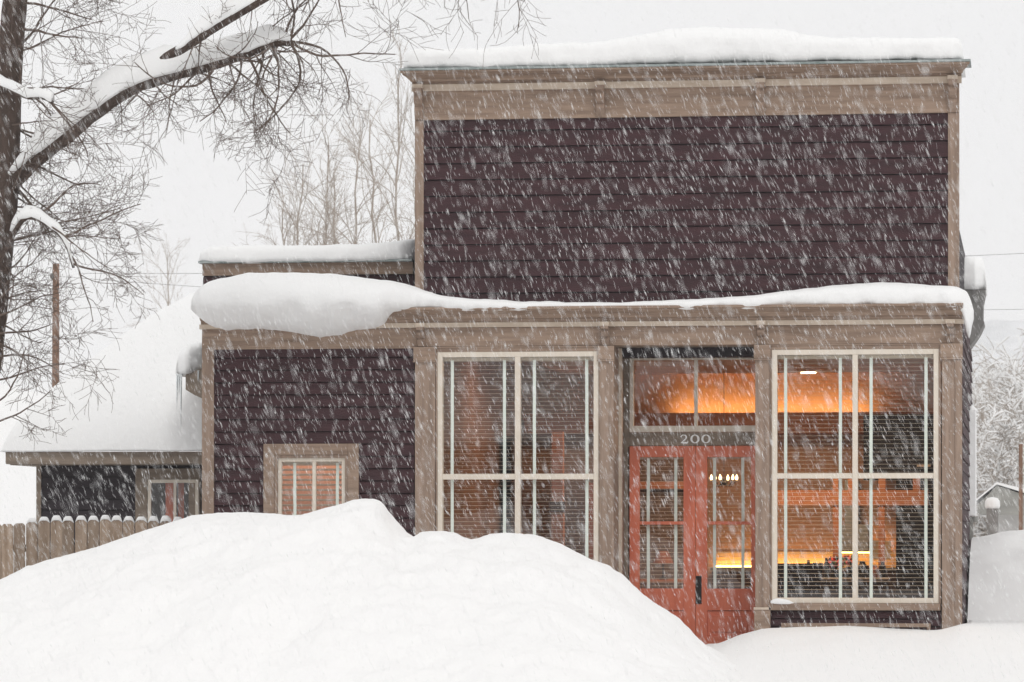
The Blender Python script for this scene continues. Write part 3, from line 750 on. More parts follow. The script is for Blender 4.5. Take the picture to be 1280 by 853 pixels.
mb = frame(MB(), gw0, gw1, gwb, gwt, .045, YG-.055, YG-.0); gm = X(219.5, YG); mb.box(gm-.018, gm+.018, YG-.05, YG-.005, gwb+.045, gwt-.045)
w_ = mb.build('window', 'cream', gr)
MB().box(gw0+.046, gm-.019, YG-.03, YG-.025, gwb+.046, gwt-.046).build('pane', 'glass', w_)
MB().box(gm+.019, gw1-.046, YG-.03, YG-.025, gwb+.046, gwt-.046).build('pane', 'glass', w_)
cu = MB(); 
for (a, b) in ((X(206, YG), X(217, YG)), (X(222, YG), X(229, YG))):
    n = 14
    for i in range(n):
        xa = a+(b-a)*i/n; xb = a+(b-a)*(i+1)/n; ya = YG+.05+.012*math.sin(i*2.2); yc = YG+.05+.012*math.sin((i+1)*2.2)
        cu.add([(xa, ya, gwb), (xb, yc, gwb), (xb, yc, gwt), (xa, ya, gwt)], [(0,1,2,3)])
o = cu.build('curtain', mat('rust_curtain', (.62, .17, .075), .9)); tag(o, 'rust coloured curtain inside the outbuilding window', 'curtain')
MB().box(cw0-.1, cw1+.1, YG+.6, YG+.7, 0, gt).build('inner_wall', 'wood_dark', gr)
fx0 = X(7, YG-.4); YE = YG-.4
fz0, fz1 = Z(580, 130, YE), Z(565, 130, YE)
MB().box(fx0, XL-.01, YE, YE+.04, fz0, fz1).build('fascia', 'trim_rear', gr)
MB().box(fx0+.001, fx0+.05, YE+.041, YG+5.6, fz0, fz1).build('fascia', 'trim_rear', gr)
MB().box(fx0+.051, gx1, YE+.041, YG+5.6, gt+.001, fz1-.02).build('soffit', 'trim_rear', gr)
# hip roof with snow: height field z = eave + min(slope*(distance from eaves))
def hip(x, y):
    d = min(x - fx0 + .06, y - YE + .06)
    run = 2.15; rise = Z(366, 200, YG+1.8) - fz1 - .05
    t = min(1, max(0, d/run))
    s = rise*(.97*t**.82) 
    lip = .16*(1 - math.exp(-max(0, d)*9))
    e = max(0, 1-abs(d-run)/.5); 
    return fz1 + lip + s - .06*e + .03*fbm(x*.8, y*.8, 4, 3)
mb = MB(); nx, ny = 90, 60
xa_, xb_, ya_, yb_2 = fx0-.06, gx1+.3, YE-.06, YE+4.4
for j in range(ny+1):
    for i in range(nx+1):
        x = xa_+(xb_-xa_)*(i/nx)**1.3; y = ya_+(yb_2-ya_)*(j/ny)**1.5
        mb.v.append((x, y, max(hip(x, y), fz1+.003)))
for j in range(ny):
    for i in range(nx):
        a = j*(nx+1)+i; mb.f.append((a, a+1, a+nx+2, a+nx+1))
b0 = len(mb.v)
# underside lip
ring = [(i) for i in range(nx+1)]
for i in ring: mb.v.append((mb.v[i][0], mb.v[i][1]+.02, fz1+.002+.05*(i/nx)**2*1.0))
for i in range(nx): mb.f.append((i+1, i, b0+i, b0+i+1))
b1 = len(mb.v)
for j in range(ny+1): q = mb.v[j*(nx+1)]; mb.v.append((q[0]+.02, q[1], fz1+.002))
for j in range(ny): mb.f.append((j*(nx+1), (j+1)*(nx+1), b1+j+1, b1+j))
o = mb.build('roof_snow', 'snow_cap', smooth=True); tag(o, 'deep smooth snow blanket on the hipped roof of the left outbuilding', 'roof snow')
MB().box(fx0+.06, gx1, YE+.05, YG+4, fz1-.019, fz1+.001).build('roof', 'metal', gr)

# ------------------------------------------------------------------ picket fence
YF = 1.0
rng = random.Random(21)
fn = empty('picket_fence', (X(100, YF), YF, 0), 'weathered board fence with snow-capped pickets at the left', 'fence')
ftop = [(-60, 655), (0, 655), (40, 651.5), (120, 650), (200, 651), (260, 652)]
u = -58.0; ends = []
while u < 252:
    wpx = 14.3 + rng.uniform(-.3, .3)
    a, b = X(u, YF), X(u+wpx, YF); zt = Z(interp(ftop, u)+rng.uniform(-.6, .9), u, YF); y = YF + rng.uniform(-.004, .004)
    c = .03; vs = []
    tl = rng.uniform(-.006, .006)
    for yy in (y-.01, y+.01):
        vs += [(a, yy, 0), (b, yy, 0), (b+tl, yy, zt-c), (b-c+tl, yy, zt), (a+c+tl, yy, zt), (a+tl, yy, zt-c)]
    p_ = MB().add(vs, [(0,1,2,3,4,5), (11,10,9,8,7,6), (0,6,7,1), (1,7,8,2), (2,8,9,3), (3,9,10,4), (4,10,11,5), (5,11,6,0)]).build('picket', 'fence_wood', fn)
    # rounded cap of snow: rests on the picket top
    cx_, hw, hh = (a+b)/2+tl, (b-a)/2*.98, rng.uniform(.045, .075)
    if u > 30:
        mb = MB(); N, K = 8, 10
        for i in range(N+1):
            t = -1+2*i/N; x = cx_+hw*t; pz = zt - (0 if abs(t) < .55 else (abs(t)-.55)/.45*c)+.001; hloc = hh*max(.18, (1-abs(t)**3)**.6)
            for k in range(K):
                an = 2*math.pi*k/K; mb.v.append((x, y+.032*math.cos(an)*(max(.3, 1-t**4)), pz+max(0, math.sin(an))*hloc - (0 if math.sin(an) > -.1 else .0)))
        for i in range(N):
            for k in range(K): mb.f.append((i*K+k, i*K+(k+1) % K, (i+1)*K+(k+1) % K, (i+1)*K+k))
        mb.f.append(tuple(range(K))[::-1]); mb.f.append(tuple(N*K+k for k in range(K)))
        o = mb.build('snow_tuft', 'snow_cap', smooth=True); tag(o, 'little rounded snow cap sitting on a fence picket', 'snow cap', 'snow caps on the fence pickets')
    u += wpx + .9
for zz in (.4, 1.35):
    MB().box(X(-58, YF), X(252, YF), YF+.02, YF+.06, zz, zz+.09).build('rail', 'fence_wood', fn)

# ------------------------------------------------------------------ ground, snow pile, banks
def tagk(o, k='structure'): o['kind'] = k; return o
mb = MB()
def ground_z(x, y):
    z = 0.0
    z += .43*max(0, min(1, (y+5)/4.0)) * max(0, min(1, (3-y)/2.5 if y > .5 else 1))   # snow lying against the front
    return z
# fine near sheet
def gl(x, y):
    if y > 60 or abs(x) > 80: return 0
    t = max(0, min(1, (y+7)/6.0)); t = t*t*(3-2*t)
    fr = interp([(X(868), -.30), (X(880), -.18), (X(900), -.17), (X(915), -.12), (X(935), -.045), (X(960), .015), (X(1000), .03), (X(1060), .04), (X(1120), .0), (X(1160), -.01), (X(1175), 0), (X(1203), .065), (X(1280), .065)], x)
    z = t*(.44 + fr*(1 if y < 3 else 1)) 
    z += t*.02*fbm(x*1.1, y*1.3, 2, 4) 
    if y > .05 and XL < x < XR: z = min(z, .0)
    return z
gx = sorted(set([round(v, 3) for v in list(np.arange(-14, 14, .07))] + [-3000, -800, -300, -120, -60, -35, -22, 20, 30, 50, 90, 200, 600, 3000]))
gy = sorted(set([round(v, 3) for v in list(np.arange(-9, 1.2, .07))] + [-90, -70, -55, -40, -25, -14, -11, 1.5, 2.5, 5, 8, 12, 20, 40, 80, 160, 400, 1000, 3000]))
for y in gy:
    for x in gx: mb.v.append((x, y, gl(x, y)))
W = len(gx)
for j in range(len(gy)-1):
    for i in range(W-1): mb.f.append((j*W+i, j*W+i+1, (j+1)*W+i+1, (j+1)*W+i))
o = mb.build('ground', 'snow', smooth=True); tagk(o)

# ploughed pile: crest line from the photograph's outline, real depth
YM = -5.5
crest = [(-200,775),(-80,750),(0,727),(30,712),(60,700),(90,691),(120,682),(160,668),(200,655),(235,644),(265,641),(300,640),(345,642.5),(372,645),(385,642),(400,637),(415,633),(430,629),(440,625),(452,623.5),(468,624),(478,628),(484,636),(486,648),(492,656),(500,663),(508,669),(515,674.5),(520,673),(526,666),(534,664.5),(555,664),(570,666),(580,671),(590,674.5),(600,673),(612,668),(630,666),(650,667.5),(665,671),(680,677),(700,683),(715,692),(728,699),(742,701),(755,708),(772,722),(785,729),(797,738),(806,750),(820,760),(838,769),(850,784),(860,793),(868,803),(880,815),(895,827),(915,838),(940,856),(980,885),(1040,915),(1100,925)]
def pile(x, y, t):
    pass
NX, NY = 620, 210
u_a, u_b = -200, 1090
mb = MB()
ys = []
for j in range(NY+1):
    s = j/NY; ys.append(-8.5 + 17*s if False else s)
def prof(d, H, front, back):
    # d<0 toward the camera
    if d < 0:
        t = -d/front
        return max(0, 1 - t**1.35) if t < 1 else 0
    t = d/back
    return max(0, 1 - t**1.7) if t < 1 else 0
for j in range(NY+1):
    s = j/NY
    y = YM - 8.0 + 12.5*s
    for i in range(NX+1):
        u = u_a + (u_b-u_a)*i/NX
        x = X(u, YM)
        wig = .5*nz(x*.35, 3.1) + .22*nz(x*1.3, 8.0)
        yc = YM + wig
        H = P(u, interp(crest, u), YM).z
        d = y - yc
        # crest details soften away from the crest line
        wsm = min(90, 1 + abs(d)*26)
        if wsm > 2: H2 = sum(P(u+k*wsm, interp(crest, u+k*wsm), YM).z * q for k, q in ((-1, .2), (-.5, .2), (0, .2), (.5, .2), (1, .2)))
        else: H2 = H
        Hh = min(H, H2) if abs(d) < .35 else H2
        front = 5.2 + .6*nz(x*.4, 5.5); back = 3.6
        z = Hh*prof(d, Hh, front, back) if Hh > 0 else Hh
        amp = min(1, abs(d)/.5)
        env = max(0, min(1, (z+.1)/.4))
        z += amp*env*(.085*fbm(x*.9, y*.9, 1, 4) + .030*fbm(x*3.5, y*3.5, 6, 4) + .03*max(0, nz(x*2.1, y*2.1, 9))**.5*max(0, nz(x*.5, y*.5, 12)+.2)) + env*.006*fbm(x*14, y*14, 2, 2)
        # shallow tread marks on the near face
        z -= env*.05*max(0, nz(x*2.3+9, y*2.3, 4)-.25)*amp
        mb.v.append((x, y, max(z, -.05)))
for j in range(NY):
    for i in range(NX):
        a = j*(NX+1)+i; mb.f.append((a, a+1, a+NX+2, a+NX+1))
o = mb.build('snow_pile', 'snow', smooth=True); tag(o, 'tall lumpy pile of ploughed white snow in front of the storefront', 'snow pile')

# bank on the right behind the corner
def bump_field(name, x0, x1, y0, y1, fn, nx=90, ny=60, m='snow'):
    mb = MB()
    for j in range(ny+1):
        for i in range(nx+1):
            x = x0+(x1-x0)*i/nx; y = y0+(y1-y0)*j/ny; mb.v.append((x, y, fn(x, y)))
    for j in range(ny):
        for i in range(nx):
            a = j*(nx+1)+i; mb.f.append((a, a+1, a+nx+2, a+nx+1))
    return mb.build(name, m, smooth=True)
bx0_, bx1_ = XR+.03, XR+9
def bank(x, y):
    H = Z(674, 1250, 6.5) + .08*math.sin((x-XR)*1.2+.6) + .10*fbm(x*.9, y*.9, 3, 4)
    t = (y-.9)/5.6; t = max(0, min(1, t)); f = math.sin(t*math.pi/2)**.8
    t2 = max(0, min(1, (8-y)/2)); s = 1
    return -.05 + (H+.05)*f*t2*s
o = bump_field('snow_bank', bx0_, bx1_, 1.2, 8.2, bank); tag(o, 'flat-topped snow bank beyond the right corner of the storefront', 'snow bank')
# low hillside left of the outbuilding and far mountain on the right
def hill(x, y):
    return -1 + 16*math.exp(-((x+95)/70)**2 - ((y-150)/70)**2) + .8*fbm(x*.03, y*.03, 3)
o = bump_field('hillside', -260, 40, 50, 260, lambda x, y: hill(x, y), 60, 40); tagk(o)
pk = P(1241, 391, 2500)
def mtn(x, y):
    dx = (x-pk.x); r = math.hypot(dx*.9, (y-2500)*.75)
    left = 1 + (.9 if dx < 0 else 0)
    z = pk.z*(1 - abs(dx)/ (260 if dx > 0 else 170)*.32) - abs(y-2500)*.30
    z += 10*fbm(x*.01, y*.01, 5, 6) + 3*fbm(x*.05, y*.05, 5, 3) - 3
    return max(-3, z)
o = bump_field('mountain', pk.x-700, pk.x+900, 2050, 2950, mtn, 160, 90, 'mountain'); tagk(o)

# ------------------------------------------------------------------ trees
class Tree:
    def __init__(s, seed): s.r = random.Random(seed); s.lines = []
    def grow(s, p, d, L, r, lvl, maxl, jit=.22, droop=0., kids=(3, 6), ratio=.6, spread=.8, start=.25, rmin=.0035, seg=None, rend=.35, flat=1.0):
        rng = s.r; n = seg or max(4, int(L/.085)); n = min(n, 20); bend = Vector((rng.gauss(0, .09), rng.gauss(0, .06), rng.gauss(0, .09)))
        pts = [Vector(p)]; d = Vector(d).normalized(); rs = [r]
        st = L/n
        for i in range(n):
            d = (d + Vector((rng.gauss(0, jit), rng.gauss(0, jit*flat), rng.gauss(0, jit) + droop))*.45 + bend*.8).normalized()
            pts.append(pts[-1] + d*st); rs.append(max(rmin*.8, r*(1-(1-rend)*(i+1)/n)))
        s.lines.append((pts, rs, lvl))
        if lvl < maxl:
            k = rng.randint(*kids)
            for j in range(k):
                t = start + (1-start)*(j+rng.random())/k; q = min(n-1, int(t*n)); base = pts[q].lerp(pts[q+1], t*n-q if t*n-q < 1 else 1)
                dd = (pts[q+1]-pts[q]).normalized()
                side = Vector((rng.gauss(0, 1), rng.gauss(0, flat), rng.gauss(0, 1))); side -= dd*side.dot(dd)
                if side.length < .1: continue
                side.normalize(); a = rng.uniform(.6, 1.25)*spread
                nd = dd*math.cos(a) + side*math.sin(a)
                s.grow(base, nd, L*ratio*rng.uniform(.6, 1.15), max(rmin, rs[q]*rng.uniform(.45, .65)), lvl+1, maxl, jit, droop, kids, ratio, spread, start*.8, rmin, None, rend, flat)
    def limb(s, pts, rs, lvl=0): s.lines.append(([Vector(p) for p in pts], rs, lvl))

def smooth_line(pts, k=4):
    pts = [Vector(p) for p in pts]; out = []
    for i in range(len(pts)-1):
        p0 = pts[max(i-1, 0)]; p1 = pts[i]; p2 = pts[i+1]; p3 = pts[min(i+2, len(pts)-1)]
        for j in range(k):
            t = j/k
            out.append(.5*((2*p1)+(p2-p0)*t+(2*p0-5*p1+4*p2-p3)*t*t+(3*p1-p0-3*p2+p3)*t**3))
    out.append(pts[-1]); return out

YT = -3.0
T = Tree(5)
def tp_(u, v, dy=0): return P(u, v, YT+dy)
trunk = smooth_line([tp_(-62, 830), tp_(-50, 700), tp_(-34, 560), tp_(-16, 430), tp_(-6, 340), tp_(4, 250), tp_(8, 170), tp_(12, 80), tp_(19, 0), tp_(28, -90), tp_(30, -220)], 5)
nT = len(trunk); trs = [.22 - .10*i/(nT-1) + .008*nz(i*.8) for i in range(nT)]
tree = empty('cottonwood_tree', (trunk[0].x, trunk[0].y, 0), 'big bare dark-barked tree leaning along the left edge, snow on its limbs', 'tree')
mb = MB(); trunk[0].z = 0; mb.tube(trunk, trs, 14); mb.build('trunk', 'bark', tree, smooth=True)
L1 = smooth_line([tp_(8, 235), tp_(28, 214, -.1), tp_(48, 196, -.15), tp_(82, 170, -.2), tp_(112, 146, -.25), tp_(150, 119, -.3), tp_(176, 106, -.35), tp_(222, 92, -.4), tp_(270, 79, -.45), tp_(312, 65, -.5), tp_(345, 53, -.5), tp_(364, 52, -.5)], 3)
r1 = [.118 - .066*(i/(len(L1)-1))**.8 + .016*nz(i*1.3) for i in range(len(L1))]
L2 = smooth_line([tp_(30, -150, .1), tp_(90, -10, -.2), tp_(120, 30, -.5)], 3)
L3 = smooth_line([tp_(200, 73, -.7), tp_(222, 64, -.72), tp_(240, 53, -.75), tp_(262, 38, -.8), tp_(300, 15, -.85), tp_(345, -12, -.9), tp_(400, -50, -.95)], 3)
r3 = [.012, .035, .05] + [.056]*(len(L3)-3)
# upper limb out of frame that carries limb 3 and the twigs at the top centre
L4 = smooth_line([trunk[-3], tp_(150, -160, -.4), tp_(300, -105, -.8), tp_(400, -50, -.95), tp_(500, -62, -1.0), tp_(600, -60, -1.0)], 3)
r4 = [.09 - .06*i/(len(L4)-1) for i in range(len(L4))]
L5 = smooth_line([tp_(-6, 102, -.1), tp_(14, 112, -.4), tp_(36, 122, -.6), tp_(52, 122, -.7), tp_(66, 128, -.8)], 3)
r5 = [.035 - .018*i/(len(L5)-1) for i in range(len(L5))]
L6 = smooth_line([tp_(0, 330, 0), tp_(18, 290, -.3), tp_(34, 272, -.5), tp_(58, 280, -.6), tp_(80, 300, -.7), tp_(92, 335, -.7)], 3)
r6 = [.035 - .02*i/(len(L6)-1) for i in range(len(L6))]
mbl = MB()
for L, r in ((L1, r1), (L3, r3), (L4, r4), (L5, r5), (L6, r6)): mbl.tube(L, r, 10)
mbl.build('limbs', 'bark', tree, smooth=True)
def along(L, rs, a, b, n, dirs, length, maxl=2, r0=None, **kw):
    for i in range(n):
        t = a + (b-a)*(i+T.r.random())/n; q = min(len(L)-2, int(t*(len(L)-1))); p = L[q].lerp(L[q+1], T.r.random())
        d = Vector(T.r.choice(dirs)) + Vector((T.r.gauss(0, .25), T.r.gauss(0, .35), T.r.gauss(0, .25)))
        T.grow(p, d, length*T.r.uniform(.6, 1.2), (r0 or .014)*T.r.uniform(.7, 1.3), 1, maxl, **kw)
kw = dict(kids=(3, 6), ratio=.62, spread=.85, jit=.21, rmin=.0030)
along(L1, r1, .12, .6, 13, [(.5, 0, -.8), (.1, 0, -1), (.8, 0, .4), (-.2, 0, -.8)], .55, 3, .010, **kw)
along(L1, r1, .6, .95, 13, [(.3, 0, -1), (.1, 0, -1), (-.3, 0, -1), (.8, 0, -.5)], .85, 3, .013, droop=-.03, **kw)
along(L1, r1, .72, 1, 8, [(1, 0, .15), (1, 0, -.35), (.8, 0, -.8), (.7, 0, .7), (.3, 0, .9)], .85, 3, .014, **kw)
along(L3, r3, .25, .9, 8, [(.3, 0, -1), (-.3, 0, .9), (.9, 0, .1), (0, 0, -1)], .6, 3, .010, **kw)
along(L4, r4, .1, .75, 12, [(.2, 0, -1), (.5, 0, -.8), (-.5, 0, -.7)], .8, 3, .012, **kw)
# hanging clusters and the right fan
for (u, v, du, dv, Lx) in ((268, 80, -.05, -1, 1.15), (310, 66, .25, -1, 1.1), (340, 56, .5, -1, 1.1), (362, 52, 1, .1, 1.15), (362, 52, 1, -.6, 1.25), (358, 52, .8, .7, .9), (355, 52, .2, 1, .8), (330, 58, -.1, -1, .9), (362, 52, .75, -1, 1.25)):
    T.grow(tp_(u, v, -.5), (du, T.r.uniform(-.3, .3), dv), Lx, .017, 1, 4, **dict(kw, kids=(3, 6)))
# mass of twigs beside the trunk
pts_trunk = trunk
along(trunk, trs, .30, .62, 19, [(1, 0, .3), (1, 0, -.3), (1, -.3, .8), (.8, 0, -.6)], 1.0, 4, .016, **dict(kw, kids=(3, 5)))
along(trunk, trs, .60, .97, 20, [(1, 0, .3), (1, 0, -.3), (1, -.3, .8), (.7, 0, -.6)], 1.15, 4, .016, **dict(kw, kids=(3, 5)))
along(L6, r6, .4, 1, 8, [(1, 0, -.2), (.8, 0, -.8), (1, 0, .3)], .95, 4, .013, **dict(kw, kids=(3, 5)))
along(L5, r5, .5, 1, 5, [(1, 0, -.2), (1, 0, .4), (.6, 0, -.9)], .75, 3, .011, **kw)
# low brush reaching in from the left
for (u, v) in ((-20, 420), (-22, 450), (-25, 480), (-28, 510), (-30, 535), (-18, 400)):
    T.grow(tp_(u, v, -.2), (1, 0, T.r.uniform(.0, .45)), 1.0, .015, 1, 4, **dict(kw, kids=(3, 6)))
# top centre
for k in range(5):
    T.grow(tp_(480+k*36, -60, -1), (.55, 0, -.72), .62+.1*k, .011, 1, 3, **kw)
mb = MB()
for pts, rs, lvl in T.lines: mb.tube(pts, rs, 5 if lvl < 2 else 3, cap=False)
mb.build('twigs', 'twig', tree)

def snow_on(mb, L, rs, hfun, wf=1.25, n=10):
    """a ridge of snow lying on a limb"""
    k = len(L); base = len(mb.v)
    for i in range(k):
        t = (L[min(i+1, k-1)]-L[max(i-1, 0)]).normalized(); a = Vector((t.y, -t.x, 0))
        if a.length < .05: a = Vector((1, 0, 0))
        a.normalize(); h = hfun(i/(k-1))*(1+.25*nz(i*.7, h_seed)); w = rs[i]*wf
        for j in range(n):
            an = math.pi*2*j/n; s_ = math.sin(an); c_ = math.cos(an)
            q = L[i] + a*c_*w*(1 if s_ < 0 else (1-.25*s_)) + Vector((0, 0, rs[i]*.35 + (h*s_ if s_ > 0 else rs[i]*.4*s_)))
            q.z += .10*h*fbm(q.x*3.2, j*.9, h_seed, 3)*max(0, s_) + (.022*fbm(q.x*9, 2, h_seed, 2) if s_ < .3 else 0); q.y += .02*nz(q.x*5, j)
            mb.v.append(tuple(q))
    for i in range(k-1):
        for j in range(n): mb.f.append((base+i*n+j, base+i*n+(j+1) % n, base+(i+1)*n+(j+1) % n, base+(i+1)*n+j))
    mb.f.append(tuple(base+j for j in range(n))[::-1]); mb.f.append(tuple(base+(k-1)*n+j for j in range(n)))
h_seed = 1.0
mb = MB(); snow_on(mb, L1[2:], r1[2:], lambda t: .34*min(1, .3+t*4)*(1-.55*max(0, t-.5)*2)*min(1, .25+(1-t)*7), 1.5, 14)
o = mb.build('branch_snow', 'snow_cap', smooth=True); tag(o, 'thick ridge of snow along the longest bare branch', 'branch snow')
h_seed = 4.0
mb = MB(); snow_on(mb, L3[3:], r3[3:], lambda t: .18*min(1, .2+t*3), 1.3, 12)
o = mb.build('branch_snow', 'snow_cap', smooth=True); tag(o, 'snow on the upper broken-ended branch at the top', 'branch snow')
mb = MB(); snow_on(mb, L5, r5, lambda t: .10, 1.8, 10)
o = mb.build('branch_snow', 'snow_cap', smooth=True); tag(o, 'snow on the short limb at the left edge of the trunk', 'branch snow')
mb = MB(); snow_on(mb, L6[3:], r6[3:], lambda t: .16*(1-.6*t), 2.0, 10)
o = mb.build('branch_snow', 'snow_cap', smooth=True); tag(o, 'snow clump in the low fork beside the tree trunk', 'branch snow')

# upright bare trees behind the left wing
def poplar(u, vtop, y, seed, lab, spreadf=1.0, group='bare trees behind the left wing', m='twig_pale'):
    t = Tree(seed); base = P(u, 700, y); base.z = 0; topz = Z(vtop, u, y); H = topz
    e = empty('poplar_tree', tuple(base), lab, 'tree', group)
    n = 16; pts = []; x = base.x; yy = base.y
    for i in range(n+1):
        pts.append(Vector((x, yy, H*i/n))); x += t.r.gauss(0, .04); yy += t.r.gauss(0, .04)
    rs = [.045*(1-.9*i/n)+.006 for i in range(n+1)]
    MB().tube(pts, rs, 7).build('trunk', m, e)
    for i in range(32):
        f = .28 + .70*(i+t.r.random())/32; q = min(n-1, int(f*n)); p = pts[q].lerp(pts[q+1], t.r.random())
        a = t.r.uniform(0, 6.28); s_ = .42*spreadf
        t.grow(p, (math.cos(a)*s_, math.sin(a)*s_, .8), (1-f)*2.0*spreadf+.7, .018*(1.1-f)+.006, 1, 3, jit=.10, droop=.05, kids=(3, 5), ratio=.5, spread=.5, rmin=.0032)
    mb = MB()
    for p_, r_, l in t.lines: mb.tube(p_, r_, 3, cap=False)
    mb.build('crown', m, e)
pop = [(486, 98, 17, 'tallest slender bare tree beside the tall false front'), (440, 165, 19, 'bare upright tree left of the tallest one behind the wing'),
       (404, 180, 20, 'bare upright tree in the middle of the clump behind the wing'), (383, 205, 22, 'shorter bare tree near the left of the clump behind the wing'),
       (462, 150, 22, 'bare tree just left of the tallest slender tree'), (511, 165, 23, 'bare tree half hidden by the corner of the false front'),
       (352, 262, 20, 'lowest leftmost bare tree of the clump behind the wing')]
for i, (u, v, y, lab) in enumerate(pop): poplar(u, v, y, 40+i, lab, .8 if i == 0 else 1.0)
poplar(424, 215, 24, 55, 'faint rear bare tree between the middle trees behind the wing')
poplar(222, 318, 45, 61, 'small distant bare tree above the outbuilding ridge', 1.1, group=None)

# snowy trees on the right
def snowy_tree(u, vtop, y, seed, lab, W_=1.0):
    t = Tree(seed); base = P(u, 700, y); base.z = 0; H = Z(vtop, u, y)
    e = empty('snowy_tree', tuple(base), lab, 'tree', 'snow-laden bare trees at the right')
    n = 10; pts = [Vector((base.x+.10*nz(i*.5, seed), base.y, H*.75*i/n)) for i in range(n+1)]; rs = [.11*(1-.75*i/n) for i in range(n+1)]
    MB().tube(pts, rs, 8).build('trunk', 'twig_pale', e)
    for i in range(26):
        f = .18 + .8*(i+t.r.random())/26; q = min(n-1, int(f*n)); p = pts[q]; a = t.r.uniform(0, 6.28)
        t.grow(p, (math.cos(a)*.9, math.sin(a)*.9, t.r.uniform(.1, .9)), H*.26*W_, .035*(1.2-f), 1, 4, jit=.22, droop=.0, kids=(4, 6), ratio=.58, spread=.8, rmin=.0075)
    mb = MB(); ms = MB()
    for p_, r_, l in t.lines:
        mb.tube(p_, r_, 4, cap=False)
        if t.r.random() < .55:
            q = [a + Vector((0, 0, r+.012)) for a, r in zip(p_, r_)]
            ms.tube(q, [max(.006, r*.8)+.006 for r in r_], 4, squash=1.5, cap=False)
    mb.build('crown', 'twig_pale', e); o = ms.build('snow', 'snow_cap', e); tag(o, 'white snow lying on the bare branches')
snowy_tree(1226, 425, 48, 71, 'snow-laden tree nearest the storefront corner')
snowy_tree(1252, 408, 56, 72, 'tall snow-laden tree right of the corner tree', 1.1)
snowy_tree(1284, 430, 44, 73, 'snow-laden tree at the right edge of the view', 1.2)
snowy_tree(1243, 515, 34, 74, 'low snow-laden tree above the distant grey house', 1.1)
snowy_tree(1272, 470, 38, 77, 'middle-sized snow-laden tree right of the low one')
snowy_tree(1312, 420, 66, 75, 'far snow-laden tree beyond the right edge')
snowy_tree(1236, 455, 75, 76, 'faint far snow-laden tree close behind the corner', 1.2)

# distant grey house and gate posts
yh_ = 24.0
gh = empty('grey_house', (X(1262, yh_), yh_+2, 0), 'small distant grey house with a low snowy gable among the trees at the right', 'house')
hx0, hx1 = X(1222, yh_), X(1330, yh_)
MB().box(hx0+.3, hx1-.3, yh_+.8, yh_+4, 0, Z(632, 1262, yh_)).build('wall', mat('pale_wall', (.62, .61, .6), .8), gh)
mb = MB(); pz = Z(607, 1250, yh_); ez = Z(632, 1250, yh_); pxm = X(1246, yh_)
vs = []
for y in (yh_, yh_+4.5): vs += [(hx0, y, ez), (pxm, y, pz), (hx1, y, ez-.05), (hx1, y, ez-.2), (hx0, y, ez-.15)]
mb.add(vs, [(0,1,2,3,4), (9,8,7,6,5), (0,5,6,1), (1,6,7,2), (2,7,8,3), (3,8,9,4), (4,9,5,0)]); mb.build('roof', 'grey', gh)
vs = []
for y in (yh_-.05, yh_+4.6): vs += [(hx0-.1, y, ez+.02), (pxm, y, pz+.02), (hx1+.1, y, ez-.03), (hx1+.1, y, ez+.10), (pxm, y, pz+.06), (hx0-.1, y, ez+.05)]
o = MB().add(vs, [(0,1,4,5), (1,2,3,4), (11,10,7,6), (10,9,8,7), (5,4,10,11), (4,3,9,10), (0,5,11,6), (2,8,9,3), (0,6,7,1), (1,7,8,2)]).build('roof_snow', 'snow_cap'); tag(o, 'white snow layer on the roof of the distant grey house', 'roof snow')
for (u, lab) in ((1276, 'brown porch post of the distant house at the right edge'),):
    yy = 16; o = MB().box(X(u-2.5, yy), X(u+2.5, yy), yy, yy+.12, 0, Z(555, u, yy)).build('porch_post', 'pole'); tag(o, lab, 'post')
yp = 12
pl = empty('stone_pillar', (X(1240.5, yp), yp, 0), 'squat grey stone pillar under a dome of snow at the right', 'pillar')
MB().box(X(1233, yp), X(1248, yp), yp, yp+.2, 0, Z(636, 1240, yp)).build('shaft', 'stone', pl, bevel=.02)
xx, zz = X(1240.5, yp), Z(636, 1240, yp)
o = MB().lathe((xx, yp+.1, zz+.002), [(.10, 0), (.115, .04), (.11, .11), (.08, .155), (.02, .17)], 16).build('snow_dome', 'snow_cap', smooth=True); tag(o, 'dome of snow on the squat grey stone pillar', 'snow cap')

# utility pole and cables
yq = 14.0
pb = P(68.5, 466, yq); ptz = Z(330, 68, yq)
up = empty('utility_pole', (pb.x, yq, 0), 'brown wooden utility pole rising behind the snowy outbuilding roof', 'utility pole')
MB().tube([(pb.x, yq, 0), (pb.x+.01, yq, ptz*.5), (pb.x+.02, yq, ptz)], [.068, .062, .055], 12).build('shaft', 'pole', up, smooth=True)
for dx in (-.02,): MB().lathe((pb.x+dx, yq-.10, ptz-.249), [(.02, 0), (.035, .04), (.02, .09)], 8).build('insulator', 'stone', up)
def cable(a, b, sag, lab):
    n = 24; pts = [a.lerp(b, i/n) + Vector((0, 0, -sag*4*(i/n)*(1-i/n))) for i in range(n+1)]
    o = MB().tube(pts, [.0035]*(n+1), 4).build('power_line', 'stone'); tag(o, lab, 'power line', 'power lines behind the storefront')
cable(Vector((pb.x+.45, yq-.06, ptz-.16)), P(1420, 310, yq+2), .12, 'upper power line crossing the sky behind the storefront')
cable(Vector((pb.x-.45, yq-.06, ptz-.16)), P(1420, 384, yq+6), .25, 'lower power line crossing the sky behind the storefront')

